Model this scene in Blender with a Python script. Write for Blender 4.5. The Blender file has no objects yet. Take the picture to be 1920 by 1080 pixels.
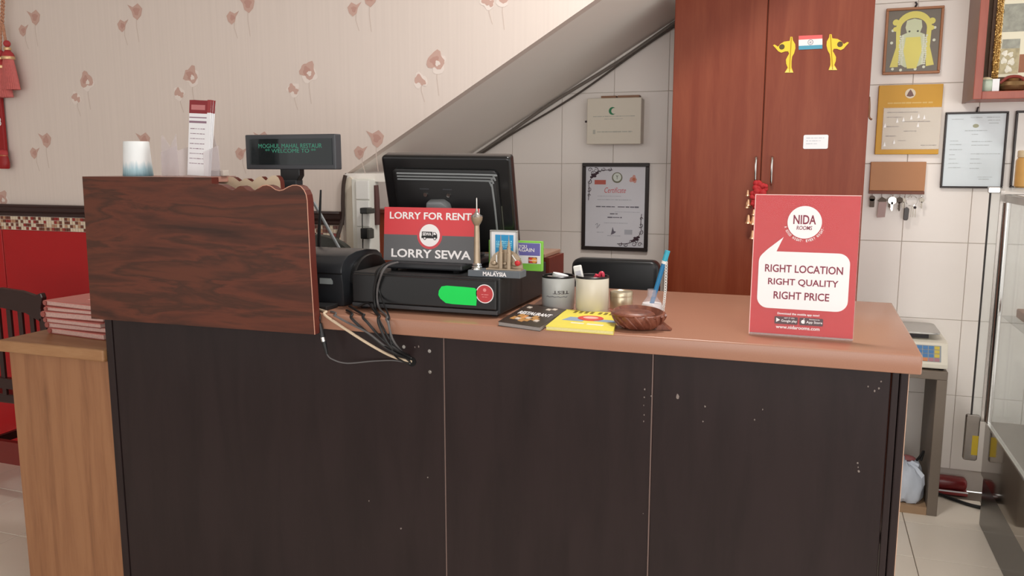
import bpy, bmesh, math, random
from mathutils import Matrix, Vector
random.seed(7)
R = math.radians
scene = bpy.context.scene
COL = scene.collection

# ------------------------------------------------------------------ camera, world, lights, exposure
FPX, PITCH, YAW, CAMZ = 1550.0, R(8.6), R(19.65), 1.45
cam = bpy.data.cameras.new('camera'); cam.sensor_width = 36.0; cam.lens = FPX / 1920 * 36
cam.clip_start = 0.05
camo = bpy.data.objects.new('camera', cam); COL.objects.link(camo)
camo.location = (0, 0, CAMZ); camo.rotation_euler = (R(90) - PITCH, 0, YAW)
scene.camera = camo
w = bpy.data.worlds.new('world'); scene.world = w; w.use_nodes = True
w.node_tree.nodes['Background'].inputs[0].default_value = (1.0, 0.97, 0.94, 1)
w.node_tree.nodes['Background'].inputs[1].default_value = 1.5
def area(name, loc, rot, sx, sy, power, col=(1, .95, .9)):
    l = bpy.data.lights.new(name, 'AREA'); l.shape = 'RECTANGLE'; l.size = sx; l.size_y = sy
    l.energy = power; l.color = col
    o = bpy.data.objects.new(name, l); COL.objects.link(o); o.location = loc; o.rotation_euler = rot
    return o
area('ceiling_lamp_light', (-0.30, 2.22, 2.84), (0, 0, 0), 0.42, 0.2, 27, (1, .97, .93))
area('hall_fill_light', (0.9, 0.3, 2.9), (0, 0, 0), 1.2, 0.6, 14, (1, .97, .94))  # added overhead fill for brightness, stands for no visible fitting
area('front_fill_light', (1.2, -3.4, 1.5), (R(84), 0, R(8)), 4.0, 2.4, 90, (1, .98, .97))  # added broad fill from behind the camera, its source is assumed
scene.view_settings.view_transform = 'Standard'
scene.view_settings.look = 'None'
scene.view_settings.exposure = -0.08
scene.view_settings.gamma = 1.0
scene.view_settings.use_curve_mapping = False

# ------------------------------------------------------------------ point helpers (sight line met with a real plane)
def ray(u, v):
    a = (u - 960) / FPX; b = -(v - 540) / FPX
    f = math.cos(PITCH) + b * math.sin(PITCH); z = b * math.cos(PITCH) - math.sin(PITCH)
    return Vector((-math.sin(YAW) * f + math.cos(YAW) * a, math.cos(YAW) * f + math.sin(YAW) * a, z))
C0 = Vector((0, 0, CAMZ))
def atY(u, v, y): r = ray(u, v); return C0 + r * (y / r.y)
def atZ(u, v, z): r = ray(u, v); return C0 + r * ((z - CAMZ) / r.z)
def atX(u, v, x): r = ray(u, v); return C0 + r * (x / r.x)
def XZ(u, v, y): p = atY(u, v, y); return (p.x, p.z)

# ------------------------------------------------------------------ materials
def lin(c): c /= 255.0; return c / 12.92 if c <= .04045 else ((c + .055) / 1.055) ** 2.4
def rgb(r, g, b): return (lin(r), lin(g), lin(b), 1)
MATS = {}
def M(name, col, rough=.5, metal=0, var=.06, scale=30, emit=0, trans=0, ior=1.45, spec=.5, coat=0, bump=0):
    if name in MATS: return MATS[name]
    m = bpy.data.materials.new(name); m.use_nodes = True; nt = m.node_tree; b = nt.nodes['Principled BSDF']
    c = rgb(*col)
    if var > 0:
        tc = nt.nodes.new('ShaderNodeTexCoord'); n = nt.nodes.new('ShaderNodeTexNoise'); n.inputs['Scale'].default_value = scale
        n.inputs['Detail'].default_value = 4
        mx = nt.nodes.new('ShaderNodeMix'); mx.data_type = 'RGBA'
        mx.inputs[6].default_value = tuple(x * (1 - var) for x in c[:3]) + (1,)
        mx.inputs[7].default_value = tuple(min(1, x * (1 + var)) for x in c[:3]) + (1,)
        nt.links.new(tc.outputs['Object'], n.inputs['Vector']); nt.links.new(n.outputs['Fac'], mx.inputs[0])
        nt.links.new(mx.outputs[2], b.inputs['Base Color'])
        if bump:
            bp = nt.nodes.new('ShaderNodeBump'); bp.inputs['Strength'].default_value = bump; bp.inputs['Distance'].default_value = .004
            nt.links.new(n.outputs['Fac'], bp.inputs['Height']); nt.links.new(bp.outputs[0], b.inputs['Normal'])
    else:
        b.inputs['Base Color'].default_value = c
    b.inputs['Roughness'].default_value = rough; b.inputs['Metallic'].default_value = metal
    b.inputs['Specular IOR Level'].default_value = spec; b.inputs['IOR'].default_value = ior
    b.inputs['Transmission Weight'].default_value = trans; b.inputs['Coat Weight'].default_value = coat
    if emit:
        b.inputs['Emission Color'].default_value = c; b.inputs['Emission Strength'].default_value = emit
    MATS[name] = m; return m
def wood(name, stops, axis='X', scale=(1, 12, 12), rough=.4, noise=4, fine=.25, spec=.5):
    m = bpy.data.materials.new(name); m.use_nodes = True; nt = m.node_tree; b = nt.nodes['Principled BSDF']
    tc = nt.nodes.new('ShaderNodeTexCoord'); mp = nt.nodes.new('ShaderNodeMapping'); mp.inputs['Scale'].default_value = scale
    n = nt.nodes.new('ShaderNodeTexNoise'); n.inputs['Scale'].default_value = noise; n.inputs['Detail'].default_value = 6
    n.inputs['Roughness'].default_value = .55; n.inputs['Distortion'].default_value = .6
    n2 = nt.nodes.new('ShaderNodeTexNoise'); n2.inputs['Scale'].default_value = noise * 8; n2.inputs['Detail'].default_value = 3
    ad = nt.nodes.new('ShaderNodeMath'); ad.operation = 'MULTIPLY_ADD'; ad.inputs[1].default_value = fine
    cr = nt.nodes.new('ShaderNodeValToRGB')
    el = cr.color_ramp.elements
    el[0].position = stops[0][0]; el[0].color = rgb(*stops[0][1]); el[1].position = stops[-1][0]; el[1].color = rgb(*stops[-1][1])
    for p, c in stops[1:-1]:
        e = el.new(p); e.color = rgb(*c)
    L = nt.links.new
    L(tc.outputs['Object'], mp.inputs['Vector']); L(mp.outputs[0], n.inputs['Vector']); L(mp.outputs[0], n2.inputs['Vector'])
    L(n2.outputs['Fac'], ad.inputs[0]); L(n.outputs['Fac'], ad.inputs[2]); L(ad.outputs[0], cr.inputs[0]); L(cr.outputs[0], b.inputs['Base Color'])
    b.inputs['Roughness'].default_value = rough; b.inputs['Specular IOR Level'].default_value = spec
    MATS[name] = m; return m

def wallpaper_mat():
    m = bpy.data.materials.new('wallpaper'); m.use_nodes = True; nt = m.node_tree; b = nt.nodes['Principled BSDF']
    tc = nt.nodes.new('ShaderNodeTexCoord'); mp = nt.nodes.new('ShaderNodeMapping'); mp.inputs['Scale'].default_value = (40, 1, .8)
    n = nt.nodes.new('ShaderNodeTexNoise'); n.inputs['Scale'].default_value = 2; n.inputs['Detail'].default_value = 5
    cr = nt.nodes.new('ShaderNodeValToRGB'); cr.color_ramp.elements[0].position = .3; cr.color_ramp.elements[1].position = .7
    cr.color_ramp.elements[0].color = rgb(218, 205, 196); cr.color_ramp.elements[1].color = rgb(223, 210, 201)
    L = nt.links.new
    L(tc.outputs['Object'], mp.inputs['Vector']); L(mp.outputs[0], n.inputs['Vector']); L(n.outputs['Fac'], cr.inputs[0]); L(cr.outputs[0], b.inputs['Base Color'])
    b.inputs['Roughness'].default_value = .7
    return m
WALLPAPER = wallpaper_mat()
WHITE_TILE = M('white_glazed_tile', (240, 233, 226), .22, var=.03, scale=3)
GROUT = M('grey_grout', (206, 197, 188), .9)
FLOOR_TILE = M('cream_floor_tile', (230, 221, 207), .3, var=.04, scale=5)
FLOOR_GROUT = M('dark_floor_grout', (120, 108, 98), .9)
SOFFIT = M('white_soffit_paint', (240, 235, 228), .7, var=.02, scale=4)
PLASTER = M('painted_plaster', (206, 200, 192), .75, var=.03, scale=4)
RED_TILE = M('red_glazed_tile', (176, 30, 34), .25, spec=.3, var=.08, scale=4)
RAIL = M('dark_brown_rail', (52, 32, 30), .3)
DARKPANEL = wood('dark_brown_laminate', [(.3, (33, 24, 24)), (.75, (43, 32, 32))], scale=(6, 6, .8), rough=.36, noise=3, spec=.24)
JOINT = M('joint_strip_brown', (112, 92, 86), .4)
def worktop_mat():
    m = M('copper_brown_solid_surface', (162, 118, 97), .26, var=.10, scale=420)
    return m
WORKTOP = worktop_mat()
WALNUT = wood('walnut_laminate', [(.34, (56, 35, 28)), (.46, (80, 46, 35)), (.54, (98, 53, 39)), (.6, (70, 43, 33)), (.7, (94, 52, 38))], scale=(1.0, 6, 7), rough=.38, noise=2.2, fine=.08, spec=.22)
BEIGE_BOARD = M('raw_beige_board', (222, 200, 172), .7)
EDGEBAND = M('edge_banding_brown', (92, 42, 34), .35)
PALE_EDGE = M('pale_edge_line', (190, 140, 118), .4)
OAK = wood('light_oak_laminate', [(.35, (124, 82, 53)), (.55, (142, 96, 64)), (.75, (152, 106, 72))], scale=(9, 9, .7), rough=.45, noise=3)
OAKTOP = wood('light_oak_top', [(.35, (140, 98, 62)), (.6, (156, 112, 74)), (.75, (164, 122, 84))], scale=(1.2, 9, 9), rough=.4, noise=3)
REDWOOD = wood('red_brown_cupboard', [(.3, (112, 46, 26)), (.55, (124, 55, 33)), (.8, (134, 66, 42))], scale=(7, 7, .6), rough=.36, noise=2.5, spec=.25)
REDWOOD2 = wood('red_brown_shelf', [(.3, (104, 42, 30)), (.7, (132, 60, 42))], scale=(7, 7, .6), rough=.3, noise=2.5)
BLACK = M('black_plastic', (26, 26, 27), .35)
BLACKM = M('matt_black_plastic', (34, 34, 35), .5)
CHAR = M('charcoal_plastic', (66, 68, 72), .4)
GREY = M('grey_plastic', (128, 132, 134), .4)
LEATHER = M('black_leather', (24, 25, 27), .32, var=.1, scale=80)
WHITE = M('white_plastic', (232, 232, 228), .35)
PAPER = M('white_paper', (236, 236, 238), .55, var=.02)
CHROME = M('chrome', (210, 208, 204), .18, 1)
STEEL = M('brushed_steel', (150, 144, 138), .25, 1, var=.05)
def flat(name, c, rough=.5): return M(name, c, rough, var=.02)
INK = flat('ink_dark', (60, 52, 56)); INKG = flat('ink_grey', (150, 148, 152)); INKL = flat('ink_pale', (196, 196, 202))
WHITEP = flat('print_white', (244, 240, 240))
REDP = M('print_red', (198, 58, 62), .45, var=.02, spec=.15)
GLASS = M('clear_glass', (246, 250, 248), .01, trans=1, var=0, ior=1.45)
def thin_clear(name, tint, op=.12):
    m = bpy.data.materials.new(name); m.use_nodes = True; nt = m.node_tree; b = nt.nodes['Principled BSDF']
    b.inputs['Base Color'].default_value = rgb(*tint); b.inputs['Roughness'].default_value = .04
    b.inputs['Alpha'].default_value = op
    return m
PANE = thin_clear('glass_pane', (205, 214, 208), .16)
ACRYL = thin_clear('clear_acrylic', (206, 196, 200), .26)
FILM = thin_clear('clear_film', (238, 236, 238), .07)

# ------------------------------------------------------------------ mesh builder
def catmull(pts, n=6):
    P = [Vector(p) for p in pts]; out = []
    for i in range(len(P) - 1):
        p0 = P[max(i - 1, 0)]; p1 = P[i]; p2 = P[i + 1]; p3 = P[min(i + 2, len(P) - 1)]
        for k in range(n):
            t = k / n
            out.append(.5 * ((2 * p1) + (p2 - p0) * t + (2 * p0 - 5 * p1 + 4 * p2 - p3) * t * t + (3 * p1 - p0 - 3 * p2 + p3) * t ** 3))
    out.append(P[-1]); return out
class MB:
    def __init__(s): s.v = []; s.f = []; s.mi = []; s.cur = 0
    def face(s, idx): s.f.append(idx); s.mi.append(s.cur)
    def mat(s, i): s.cur = i; return s
    def box(s, x0, x1, y0, y1, z0, z1):
        o = len(s.v)
        s.v += [(x, y, z) for z in (z0, z1) for y in (y0, y1) for x in (x0, x1)]
        for q in ((0, 2, 3, 1), (4, 5, 7, 6), (0, 1, 5, 4), (2, 6, 7, 3), (0, 4, 6, 2), (1, 3, 7, 5)): s.face([o + k for k in q])
        return s
    def prism(s, pts, a, b, ax='y', side=None, back=None):
        """outline extruded; ax 'y': pts are (x,z); 'x': pts are (y,z); 'z': pts are (x,y)"""
        n = len(pts); o = len(s.v)
        def P(p, t): return (p[0], t, p[1]) if ax == 'y' else ((t, p[0], p[1]) if ax == 'x' else (p[0], p[1], t))
        s.v += [P(p, a) for p in pts] + [P(p, b) for p in pts]
        c = s.cur
        s.face(list(range(o, o + n)))
        if back is not None: s.cur = back
        s.face(list(range(o + 2 * n - 1, o + n - 1, -1)))
        if side is not None: s.cur = side
        for i in range(n):
            j = (i + 1) % n; s.face([o + i, o + n + i, o + n + j, o + j])
        s.cur = c; return s
    def lathe(s, prof, cx=0, cy=0, cz=0, n=24, sx=1, sy=1):
        o = len(s.v); m = len(prof)
        for i in range(n):
            a = 2 * math.pi * i / n
            for r, z in prof: s.v.append((cx + sx * r * math.cos(a), cy + sy * r * math.sin(a), cz + z))
        for i in range(n):
            j = (i + 1) % n
            for k in range(m - 1): s.face([o + i * m + k, o + j * m + k, o + j * m + k + 1, o + i * m + k + 1])
        if prof[0][0] > 1e-6: s.face([o + i * m for i in range(n - 1, -1, -1)])
        if prof[-1][0] > 1e-6: s.face([o + i * m + m - 1 for i in range(n)])
        return s
    def tube(s, pts, r, n=8, sm=5, closed=False, r1=None):
        P = catmull(pts, sm) if sm > 1 else [Vector(p) for p in pts]
        o = len(s.v); N = len(P); up = None
        for i, p in enumerate(P):
            t = (P[min(i + 1, N - 1)] - P[max(i - 1, 0)])
            if t.length < 1e-9: t = Vector((0, 0, 1))
            t.normalize()
            if up is None: up = t.orthogonal().normalized()
            else:
                up = up - t * up.dot(t)
                up = up.normalized() if up.length > 1e-6 else t.orthogonal().normalized()
            b = t.cross(up); rr = r if r1 is None else r + (r1 - r) * i / (N - 1)
            for k in range(n):
                a = 2 * math.pi * k / n; q = p + (up * math.cos(a) + b * math.sin(a)) * rr; s.v.append(tuple(q))
        for i in range(N - 1):
            for k in range(n):
                k2 = (k + 1) % n; s.face([o + i * n + k, o + i * n + k2, o + (i + 1) * n + k2, o + (i + 1) * n + k])
        s.face([o + k for k in range(n - 1, -1, -1)]); s.face([o + (N - 1) * n + k for k in range(n)])
        return s
    def cyl(s, p, q, r, n=12): return s.tube([p, q], r, n, 1)
    def ball(s, c, r, n=10, m=6, sc=(1, 1, 1)):
        prof = [(max(1e-7, r * math.sin(math.pi * k / m)), -r * math.cos(math.pi * k / m)) for k in range(m + 1)]
        o = len(s.v); s.lathe(prof, 0, 0, 0, n)
        for i in range(o, len(s.v)):
            x, y, z = s.v[i]; s.v[i] = (c[0] + x * sc[0], c[1] + y * sc[1], c[2] + z * sc[2])
        return s
    def disc(s, x, z, r, y0, y1, n=28, rz=None):
        rz = rz or r
        return s.prism([(x + r * math.cos(2 * math.pi * k / n), z + rz * math.sin(2 * math.pi * k / n)) for k in range(n)], y0, y1)
    def rrect(s, x0, x1, z0, z1, rad, y0, y1, n=5, ax='y'):
        pts = []
        for cx, cz, a0 in ((x1 - rad, z1 - rad, 0), (x0 + rad, z1 - rad, 90), (x0 + rad, z0 + rad, 180), (x1 - rad, z0 + rad, 270)):
            for k in range(n + 1):
                a = R(a0 + 90 * k / n); pts.append((cx + rad * math.cos(a), cz + rad * math.sin(a)))
        return s.prism(pts, y0, y1, ax)
    def add_mesh(s, me, mtx):
        o = len(s.v); s.v += [tuple(mtx @ v.co) for v in me.vertices]
        for p in me.polygons: s.face([o + k for k in p.vertices])
        return s
    def build(s, name, mats, parent=None, bevel=0, seg=2, smooth=False, local=False, loc=None, rot=None, label=None):
        me = bpy.data.meshes.new(name); me.from_pydata(s.v, [], s.f)
        if not isinstance(mats, (list, tuple)): mats = [mats]
        for m in mats: me.materials.append(m)
        me.polygons.foreach_set('material_index', s.mi)
        bm = bmesh.new(); bm.from_mesh(me)
        bmesh.ops.recalc_face_normals(bm, faces=bm.faces)
        if bevel:
            bm.normal_update()
            ed = [e for e in bm.edges if len(e.link_faces) == 2 and e.calc_face_angle(0) > R(35)]
            bmesh.ops.bevel(bm, geom=ed, offset=bevel, segments=seg, affect='EDGES', profile=.5)
        bm.to_mesh(me); bm.free()
        if smooth:
            me.polygons.foreach_set('use_smooth', [True] * len(me.polygons))
            try: me.set_sharp_from_angle(angle=R(40))
            except Exception: pass
        o = bpy.data.objects.new(name, me); COL.objects.link(o)
        if name in ('print_lines', 'photo_figures', 'garland', 'handwriting', 'sleeve_crease', 'picture_marks', 'print_streaks', 'carving', 'food_picture', 'pale_picture', 'blue_picture', 'white_picture', 'title_marks'): o['kind'] = 'stuff'
        if loc is not None: o.location = loc
        if rot is not None: o.rotation_euler = rot
        if parent is not None:
            o.parent = parent
            if not local: o.matrix_parent_inverse = wm(parent).inverted()
        if label: o['label'] = label
        return o
def wm(o):
    if o.parent is None: return o.matrix_basis.copy()
    return wm(o.parent) @ o.matrix_parent_inverse @ o.matrix_basis
def T(name, label, cat, loc=(0, 0, 0), rot=(0, 0, 0), group=None):
    o = bpy.data.objects.new(name, None); COL.objects.link(o); o.empty_display_size = .05
    o.location = loc; o.rotation_euler = rot; o['label'] = label; o['category'] = cat
    if group: o['group'] = group
    return o
def tag(o, label, cat, group=None):
    o['label'] = label; o['category'] = cat
    if group: o['group'] = group
    return o
def struct(o, label=None):
    o['kind'] = 'structure'
    if label: o['label'] = label
    return o
def dup(o, parent, loc):
    c = o.copy(); COL.objects.link(c); c.parent = parent; c.matrix_parent_inverse = o.matrix_parent_inverse; c.location = loc; return c

# lettering: built-in font turned into thin relief, x right, z up, facing -Y
def text_mesh(s, bold=0.0, shear=0.0):
    cu = bpy.data.curves.new('lettering', 'FONT'); cu.body = s; cu.align_x = 'LEFT'; cu.offset = bold; cu.shear = shear
    cu.extrude = .02; cu.resolution_u = 3
    ob = bpy.data.objects.new('lettering', cu); COL.objects.link(ob)
    dg = bpy.context.evaluated_depsgraph_get(); me = bpy.data.meshes.new_from_object(ob.evaluated_get(dg))
    bpy.data.objects.remove(ob); bpy.data.curves.remove(cu)
    return me
def put_text(mb, s, cx, cz, width, height, y, bold=.012, shear=0, rotd=0, th=.0004, wrap=None):
    me = text_mesh(s, bold, shear)
    xs = [v.co.x for v in me.vertices]; ys = [v.co.y for v in me.vertices]
    x0, x1, y0, y1 = min(xs), max(xs), min(ys), max(ys)
    sx = width / (x1 - x0); sy = height / (y1 - y0)
    m0 = Matrix.Translation((-(x0 + x1) / 2, -(y0 + y1) / 2, 0)); sc = Matrix.Diagonal((sx, sy, th / .04, 1))
    mt = Matrix.Translation((cx, y, cz)) @ Matrix.Rotation(R(rotd), 4, 'Y') @ Matrix.Rotation(R(90), 4, 'X') @ sc @ m0
    mb.add_mesh(me, mt); bpy.data.meshes.remove(me)
    return mb
def scribble(mb, x0, x1, z, y, h=.003, seed=0, gap=.25, th=.0004):
    rr = random.Random(seed); x = x0
    while x < x1:
        wd = rr.uniform(2, 6) * h; wd = min(wd, x1 - x)
        hh = h * rr.uniform(.6, 1.1)
        mb.box(x, x + wd, y - th, y + th, z - hh / 2, z + hh / 2); x += wd + h * rr.uniform(.4, 1.6) * gap * 4
    return mb
# ------------------------------------------------------------------ the room
floor = struct(MB().box(-4.4, 2.4, -3.2, 4.0, -.08, -.004).build('floor', FLOOR_GROUT), 'cream tiled floor with dark joints')
tp = .33
t0 = MB().box(-.1635, .1635, -.1635, .1635, -.006, 0).build('floor_tile', FLOOR_TILE, floor, bevel=.0012, seg=1, loc=(.436 - .165, 3.228 + .165, 0))
for i in range(-14, 6):
    for j in range(-9, 3):
        x = .436 + tp * (i + .5); y = 3.228 + tp * (j + .5)
        if (i, j) == (-1, 0) or y + .16 > 4.0: continue
        dup(t0, floor, (x, y, 0))
struct(MB().box(-4.4, 2.4, -3.2, 4.1, 2.95, 3.05).build('ceiling', PLASTER), 'white painted ceiling')
wb = struct(MB().box(-1.9, 2.4, 4.0, 4.12, 0, 2.95).build('wall_back', GROUT), 'white glazed tiles behind the counter and under the stairs')
tw, th = .26, .338
wt = MB().box(-tw / 2 + .0012, tw / 2 - .0012, -.005, .003, -th / 2 + .0012, th / 2 - .0012).build('wall_tile', WHITE_TILE, wb, bevel=.0012, seg=1, loc=(.395 + tw / 2, 4.0, 1.447 + th / 2))
for i in range(-8, 7):
    for j in range(-4, 4):
        x = .395 + tw * (i + .5); z = 1.447 + th * (j + .5)
        if (i, j) == (0, 0): continue
        dup(wt, wb, (x, 4.0, z))
# stair wall with wallpaper: front face at Y = 3.0, its lower right edge follows the stair
def sz(x): return 1.408 + .597 * (x + 1.792)
poly = [(-4.3, 0), (-1.80, 0), (-1.80, sz(-1.8)), (-.0, sz(0)), (-.0, 2.95), (-4.3, 2.95)]
wl = struct(MB().prism(poly, 3.0, 3.05).build('wall_left', WALLPAPER), 'cream wallpaper with dusky pink flower sprigs')
so = struct(MB().prism([(-1.80, sz(-1.8) + .002), (.9, sz(.9)), (.9, sz(.9) + .14), (-1.80, sz(-1.8) + .14)], 3.004, 4.0).build('ceiling_stair', SOFFIT), 'sloping plastered underside of the staircase')
struct(MB().box(-1.90, -1.79, 3.05, 4.0, 0, 1.42).build('wall_recess', SOFFIT), 'short return wall under the low end of the stairs')
MB().box(-1.80, -1.60, 3.0, 3.16, 1.375, 1.408).build('soffit_ledge', SOFFIT, so)
struct(MB().box(-4.5, -4.3, -1.0, 3.05, 0, 2.95).build('wall_side', PLASTER), 'plain wall on the far left')
# chair rail, mosaic band, red tiles
prof = [(3.0, 1.195), (2.985, 1.195), (2.98, 1.203), (2.985, 1.212), (2.975, 1.222), (2.972, 1.238), (2.965, 1.243), (2.965, 1.252), (3.0, 1.252)]
struct(MB().prism(prof, -4.3, -1.812, 'x').build('trim_1', RAIL), 'dark brown moulded chair rail')
mos = [flat('mosaic_cream', (222, 205, 180), .25), flat('mosaic_brown', (110, 62, 48), .25), flat('mosaic_tan', (184, 140, 110), .25), flat('mosaic_red', (150, 48, 44), .25), M('mosaic_grout', (214, 202, 190), .8)]
band = struct(MB().box(-4.3, -1.812, 2.992, 3.0, 1.127, 1.195).build('trim_2', mos[4]), 'mosaic band of small cream and brown tiles')
mb = MB(); rr = random.Random(3)
ms = .0165
for r_ in range(4):
    for c in range(int((4.3 - 1.812) / ms)):
        x = -4.3 + c * ms; z = 1.1275 + r_ * ms
        mb.mat(rr.choice([0, 0, 0, 1, 1, 2, 3])).box(x + .0012, x + ms - .0012, 2.988, 2.993, z + .0012, z + ms - .0012)
o = mb.build('mosaic_tiles', mos[:4], band); o['kind'] = 'stuff'
redbase = struct(MB().box(-4.3, -1.812, 2.995, 3.0, .0, 1.127).build('trim_3', M('red_wall_grout', (196, 120, 110), .8)), 'glossy red dado tiles')
rt0 = None
for i in range(5):
    for j in range(2):
        x = -3.735 + .6 * (i - .5); z = .845 - .565 * j
        if x - .3 < -4.3: x = -4.02
        hw = .2985 if i else .2785
        MB().box(-hw, hw, -.004, .004, -.281, .281).build('red_tile', RED_TILE, redbase, bevel=.0015, seg=1, loc=(x, 2.992, z)) if x + hw < -1.8 else MB().box(-.0, -1.814 - (x - hw), -.004, .004, -.281, .281).build('red_tile', RED_TILE, redbase, loc=(x - hw, 2.992, z))

# wallpaper sprigs: flat print with thin relief
PINK = flat('sprig_pink', (200, 166, 154), .8); PINK2 = flat('sprig_deep_pink', (190, 150, 138), .8); STEM = flat('sprig_stem', (206, 190, 180), .8); PALE = flat('sprig_pale', (230, 218, 210), .8)
def blob(mb, cx, cz, r, y, seed, squash=1.0, n=18, jag=.18):
    q = random.Random(seed); ph = q.uniform(0, 6)
    pts = []
    for k in range(n):
        a = 2 * math.pi * k / n; rad = r * (1 + jag * math.sin(3 * a + ph) + jag * .6 * math.sin(5 * a + ph * 2) + q.uniform(-.06, .06))
        pts.append((cx + rad * math.cos(a), cz + rad * squash * math.sin(a)))
    mb.prism(pts, y - .0003, y + .0003)
def sprig(kind, u1, v1, u2, v2):
    Y = 2.9995
    x1, z1 = XZ(u1, v1, Y); x2, z2 = XZ(u2, v2, Y); m = MB(); sd = int(u1 * 7 + v1)
    r1, r2 = .036, .028
    m.mat(2)
    for (xa, za, ln, bend) in ((x1, z1, .13, .010), (x2, z2, .085, .016)):
        pts = [(xa + .004, za - .01), (xa + .002, za - ln * .5), (xa + bend, za - ln), (xa + bend + .003, za - ln), (xa + .0055, za - ln * .5), (xa + .0075, za - .01)]
        m.prism(pts, Y - .0001, Y + .0003)
    if kind == 'round':
        m.mat(3); blob(m, x1 + .007, z1 - .010, r1 * .98, Y - .0003, sd); blob(m, x2, z2 - .003, r2, Y - .0003, sd + 1)
        m.mat(0); blob(m, x1, z1 + .003, r1, Y - .0006, sd + 2, .95); blob(m, x2 - .007, z2 + .003, r2 * .62, Y - .0006, sd + 3); blob(m, x2 + .012, z2 - .009, r2 * .42, Y - .0010, sd + 5)
        m.mat(1); blob(m, x1 - .004, z1 + .002, r1 * .5, Y - .0009, sd + 4)
        m.mat(3); blob(m, x1 + .008, z1 - .008, r1 * .28, Y - .0012, sd + 6)
    else:
        m.mat(0)
        for (cx, cz, r) in ((x1, z1, r1), (x2, z2, r2)):
            f = 1 if r == r1 else -1
            pts = [(cx - f * r * 1.1, cz + r * .9), (cx - f * r * .3, cz + r * .55), (cx + f * r * .5, cz + r * .95), (cx + f * r * 1.15, cz + r * .3), (cx + f * r * .9, cz - r * .5), (cx + f * r * .3, cz - r * 1.0), (cx - f * r * .3, cz - r * .6), (cx - f * r * .5, cz + r * .1)]
            m.prism(pts, Y - .0009, Y - .0003)
        m.mat(1); blob(m, x1 + .008, z1 + .002, r1 * .45, Y - .0012, sd); blob(m, x2 - .003, z2, r2 * .4, Y - .0012, sd + 1)
    m.build('flower_print', [PINK, PINK2, STEM, PALE], wl)
for k, a in (('tulip', (63, 33, 45, 57)), ('tulip', (253, 22, 231, 48)), ('tulip', (462, 8, 437, 33)), ('tulip', (690, -4, 665, 17)), ('round', (162, 151, 143, 183)), ('round', (358, 142, 336, 174)),
             ('round', (577, 134, 550, 167)), ('round', (817, 115, 788, 150)), ('tulip', (84, 263, 66, 287)), ('tulip', (268, 263, 246, 287)), ('tulip', (490, 262, 453, 288)), ('tulip', (703, 260, 677, 286)), ('round', (4, 372, -18, 400)), ('round', (940, -12, 915, 2))):
    sprig(k, *a)

# ------------------------------------------------------------------ reception counter and worktop
ct = T('reception_counter', 'dark brown laminate reception counter with three tall front panels', 'counter', (-.88, 2.15, 0))
for x0, x1 in ((-1.957, -.868), (-.8635, -.3285), (-.324, .186)):
    MB().box(x0, x1, 1.90, 1.918, 0, 1.012).build('front_panel', DARKPANEL, ct, bevel=.0015, seg=1)
for x in (-.868, -.3285):
    MB().box(x + .0006, x + .0040, 1.902, 1.917, 0, 1.012).build('joint_strip', JOINT, ct)
MB().box(-1.984, -1.958, 1.896, 1.92, 0, 1.012).build('corner_post', DARKPANEL, ct, bevel=.002)
MB().box(.188, .202, 1.898, 1.92, 0, 1.012).build('corner_post', DARKPANEL, ct, bevel=.002)
MB().box(.204, .220, 1.902, 1.92, 0, 1.012).build('corner_post', DARKPANEL, ct, bevel=.003)
MB().box(.2206, .2222, 1.905, 1.92, 0, 1.012).build('edge_strip', flat('edge_strip_tan', (196, 160, 138)), ct)
MB().box(.198, .2215, 1.92, 2.54, 0, 1.012).build('side_panel', DARKPANEL, ct)
MB().box(-1.984, -1.962, 1.92, 2.54, 0, 1.012).build('side_panel', DARKPANEL, ct)
MB().box(-1.962, .198, 2.05, 2.07, .55, .57).build('inner_rail', DARKPANEL, ct)
for u, v in ((806, 658), (807, 697), (758, 650)):
    p = atY(u, v, 1.9)
    m = MB().tube([(p.x, 1.9, p.z), (p.x, 1.8975, p.z)], .0048, 12, 1)
    m.cyl((p.x, 1.8974, p.z), (p.x, 1.8968, p.z), .002, 8); m.build('screw', CHROME, ct)
p = atY(772, 678, 1.9)
MB().tube([(p.x, 1.901, p.z), (p.x, 1.8985, p.z)], .013, 16, 1).build('cable_hole', flat('hole_black', (8, 7, 7), .9), ct)
CHIP = flat('chipped_edge', (130, 118, 112), .7)
q = random.Random(5)
chips = [(802, 895), (692, 939), (752, 991), (1206, 963), (1270, 743), (1415, 787), (1322, 762), (1318, 790), (1628, 725), (1652, 715), (1640, 733), (1648, 728), (1209, 730), (1208, 745), (1207, 760), (1208, 778), (1221, 742), (1207, 790), (1430, 768), (785, 650), (778, 651), (1608, 868), (1609, 876), (1610, 884)]
for i, (u, v) in enumerate(chips):
    p = atY(u, v, 1.9); r = q.uniform(.0010, .0022) if i not in (4,) else .004
    m = MB(); pts = [(p.x + r * q.uniform(.6, 1.3) * math.cos(2 * math.pi * k / 7), p.z + r * q.uniform(.8, 2.0) * math.sin(2 * math.pi * k / 7)) for k in range(7)]
    m.prism(pts, 1.8995, 1.9003); m.build('chip_mark', CHIP, ct)
wk = MB().box(-1.93, .24, 1.862, 2.56, 1.013, 1.055).build('worktop', WORKTOP, None, bevel=.004, seg=3, smooth=True)
tag(wk, 'copper brown solid worktop slab lying on the dark counter', 'worktop')

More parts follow.
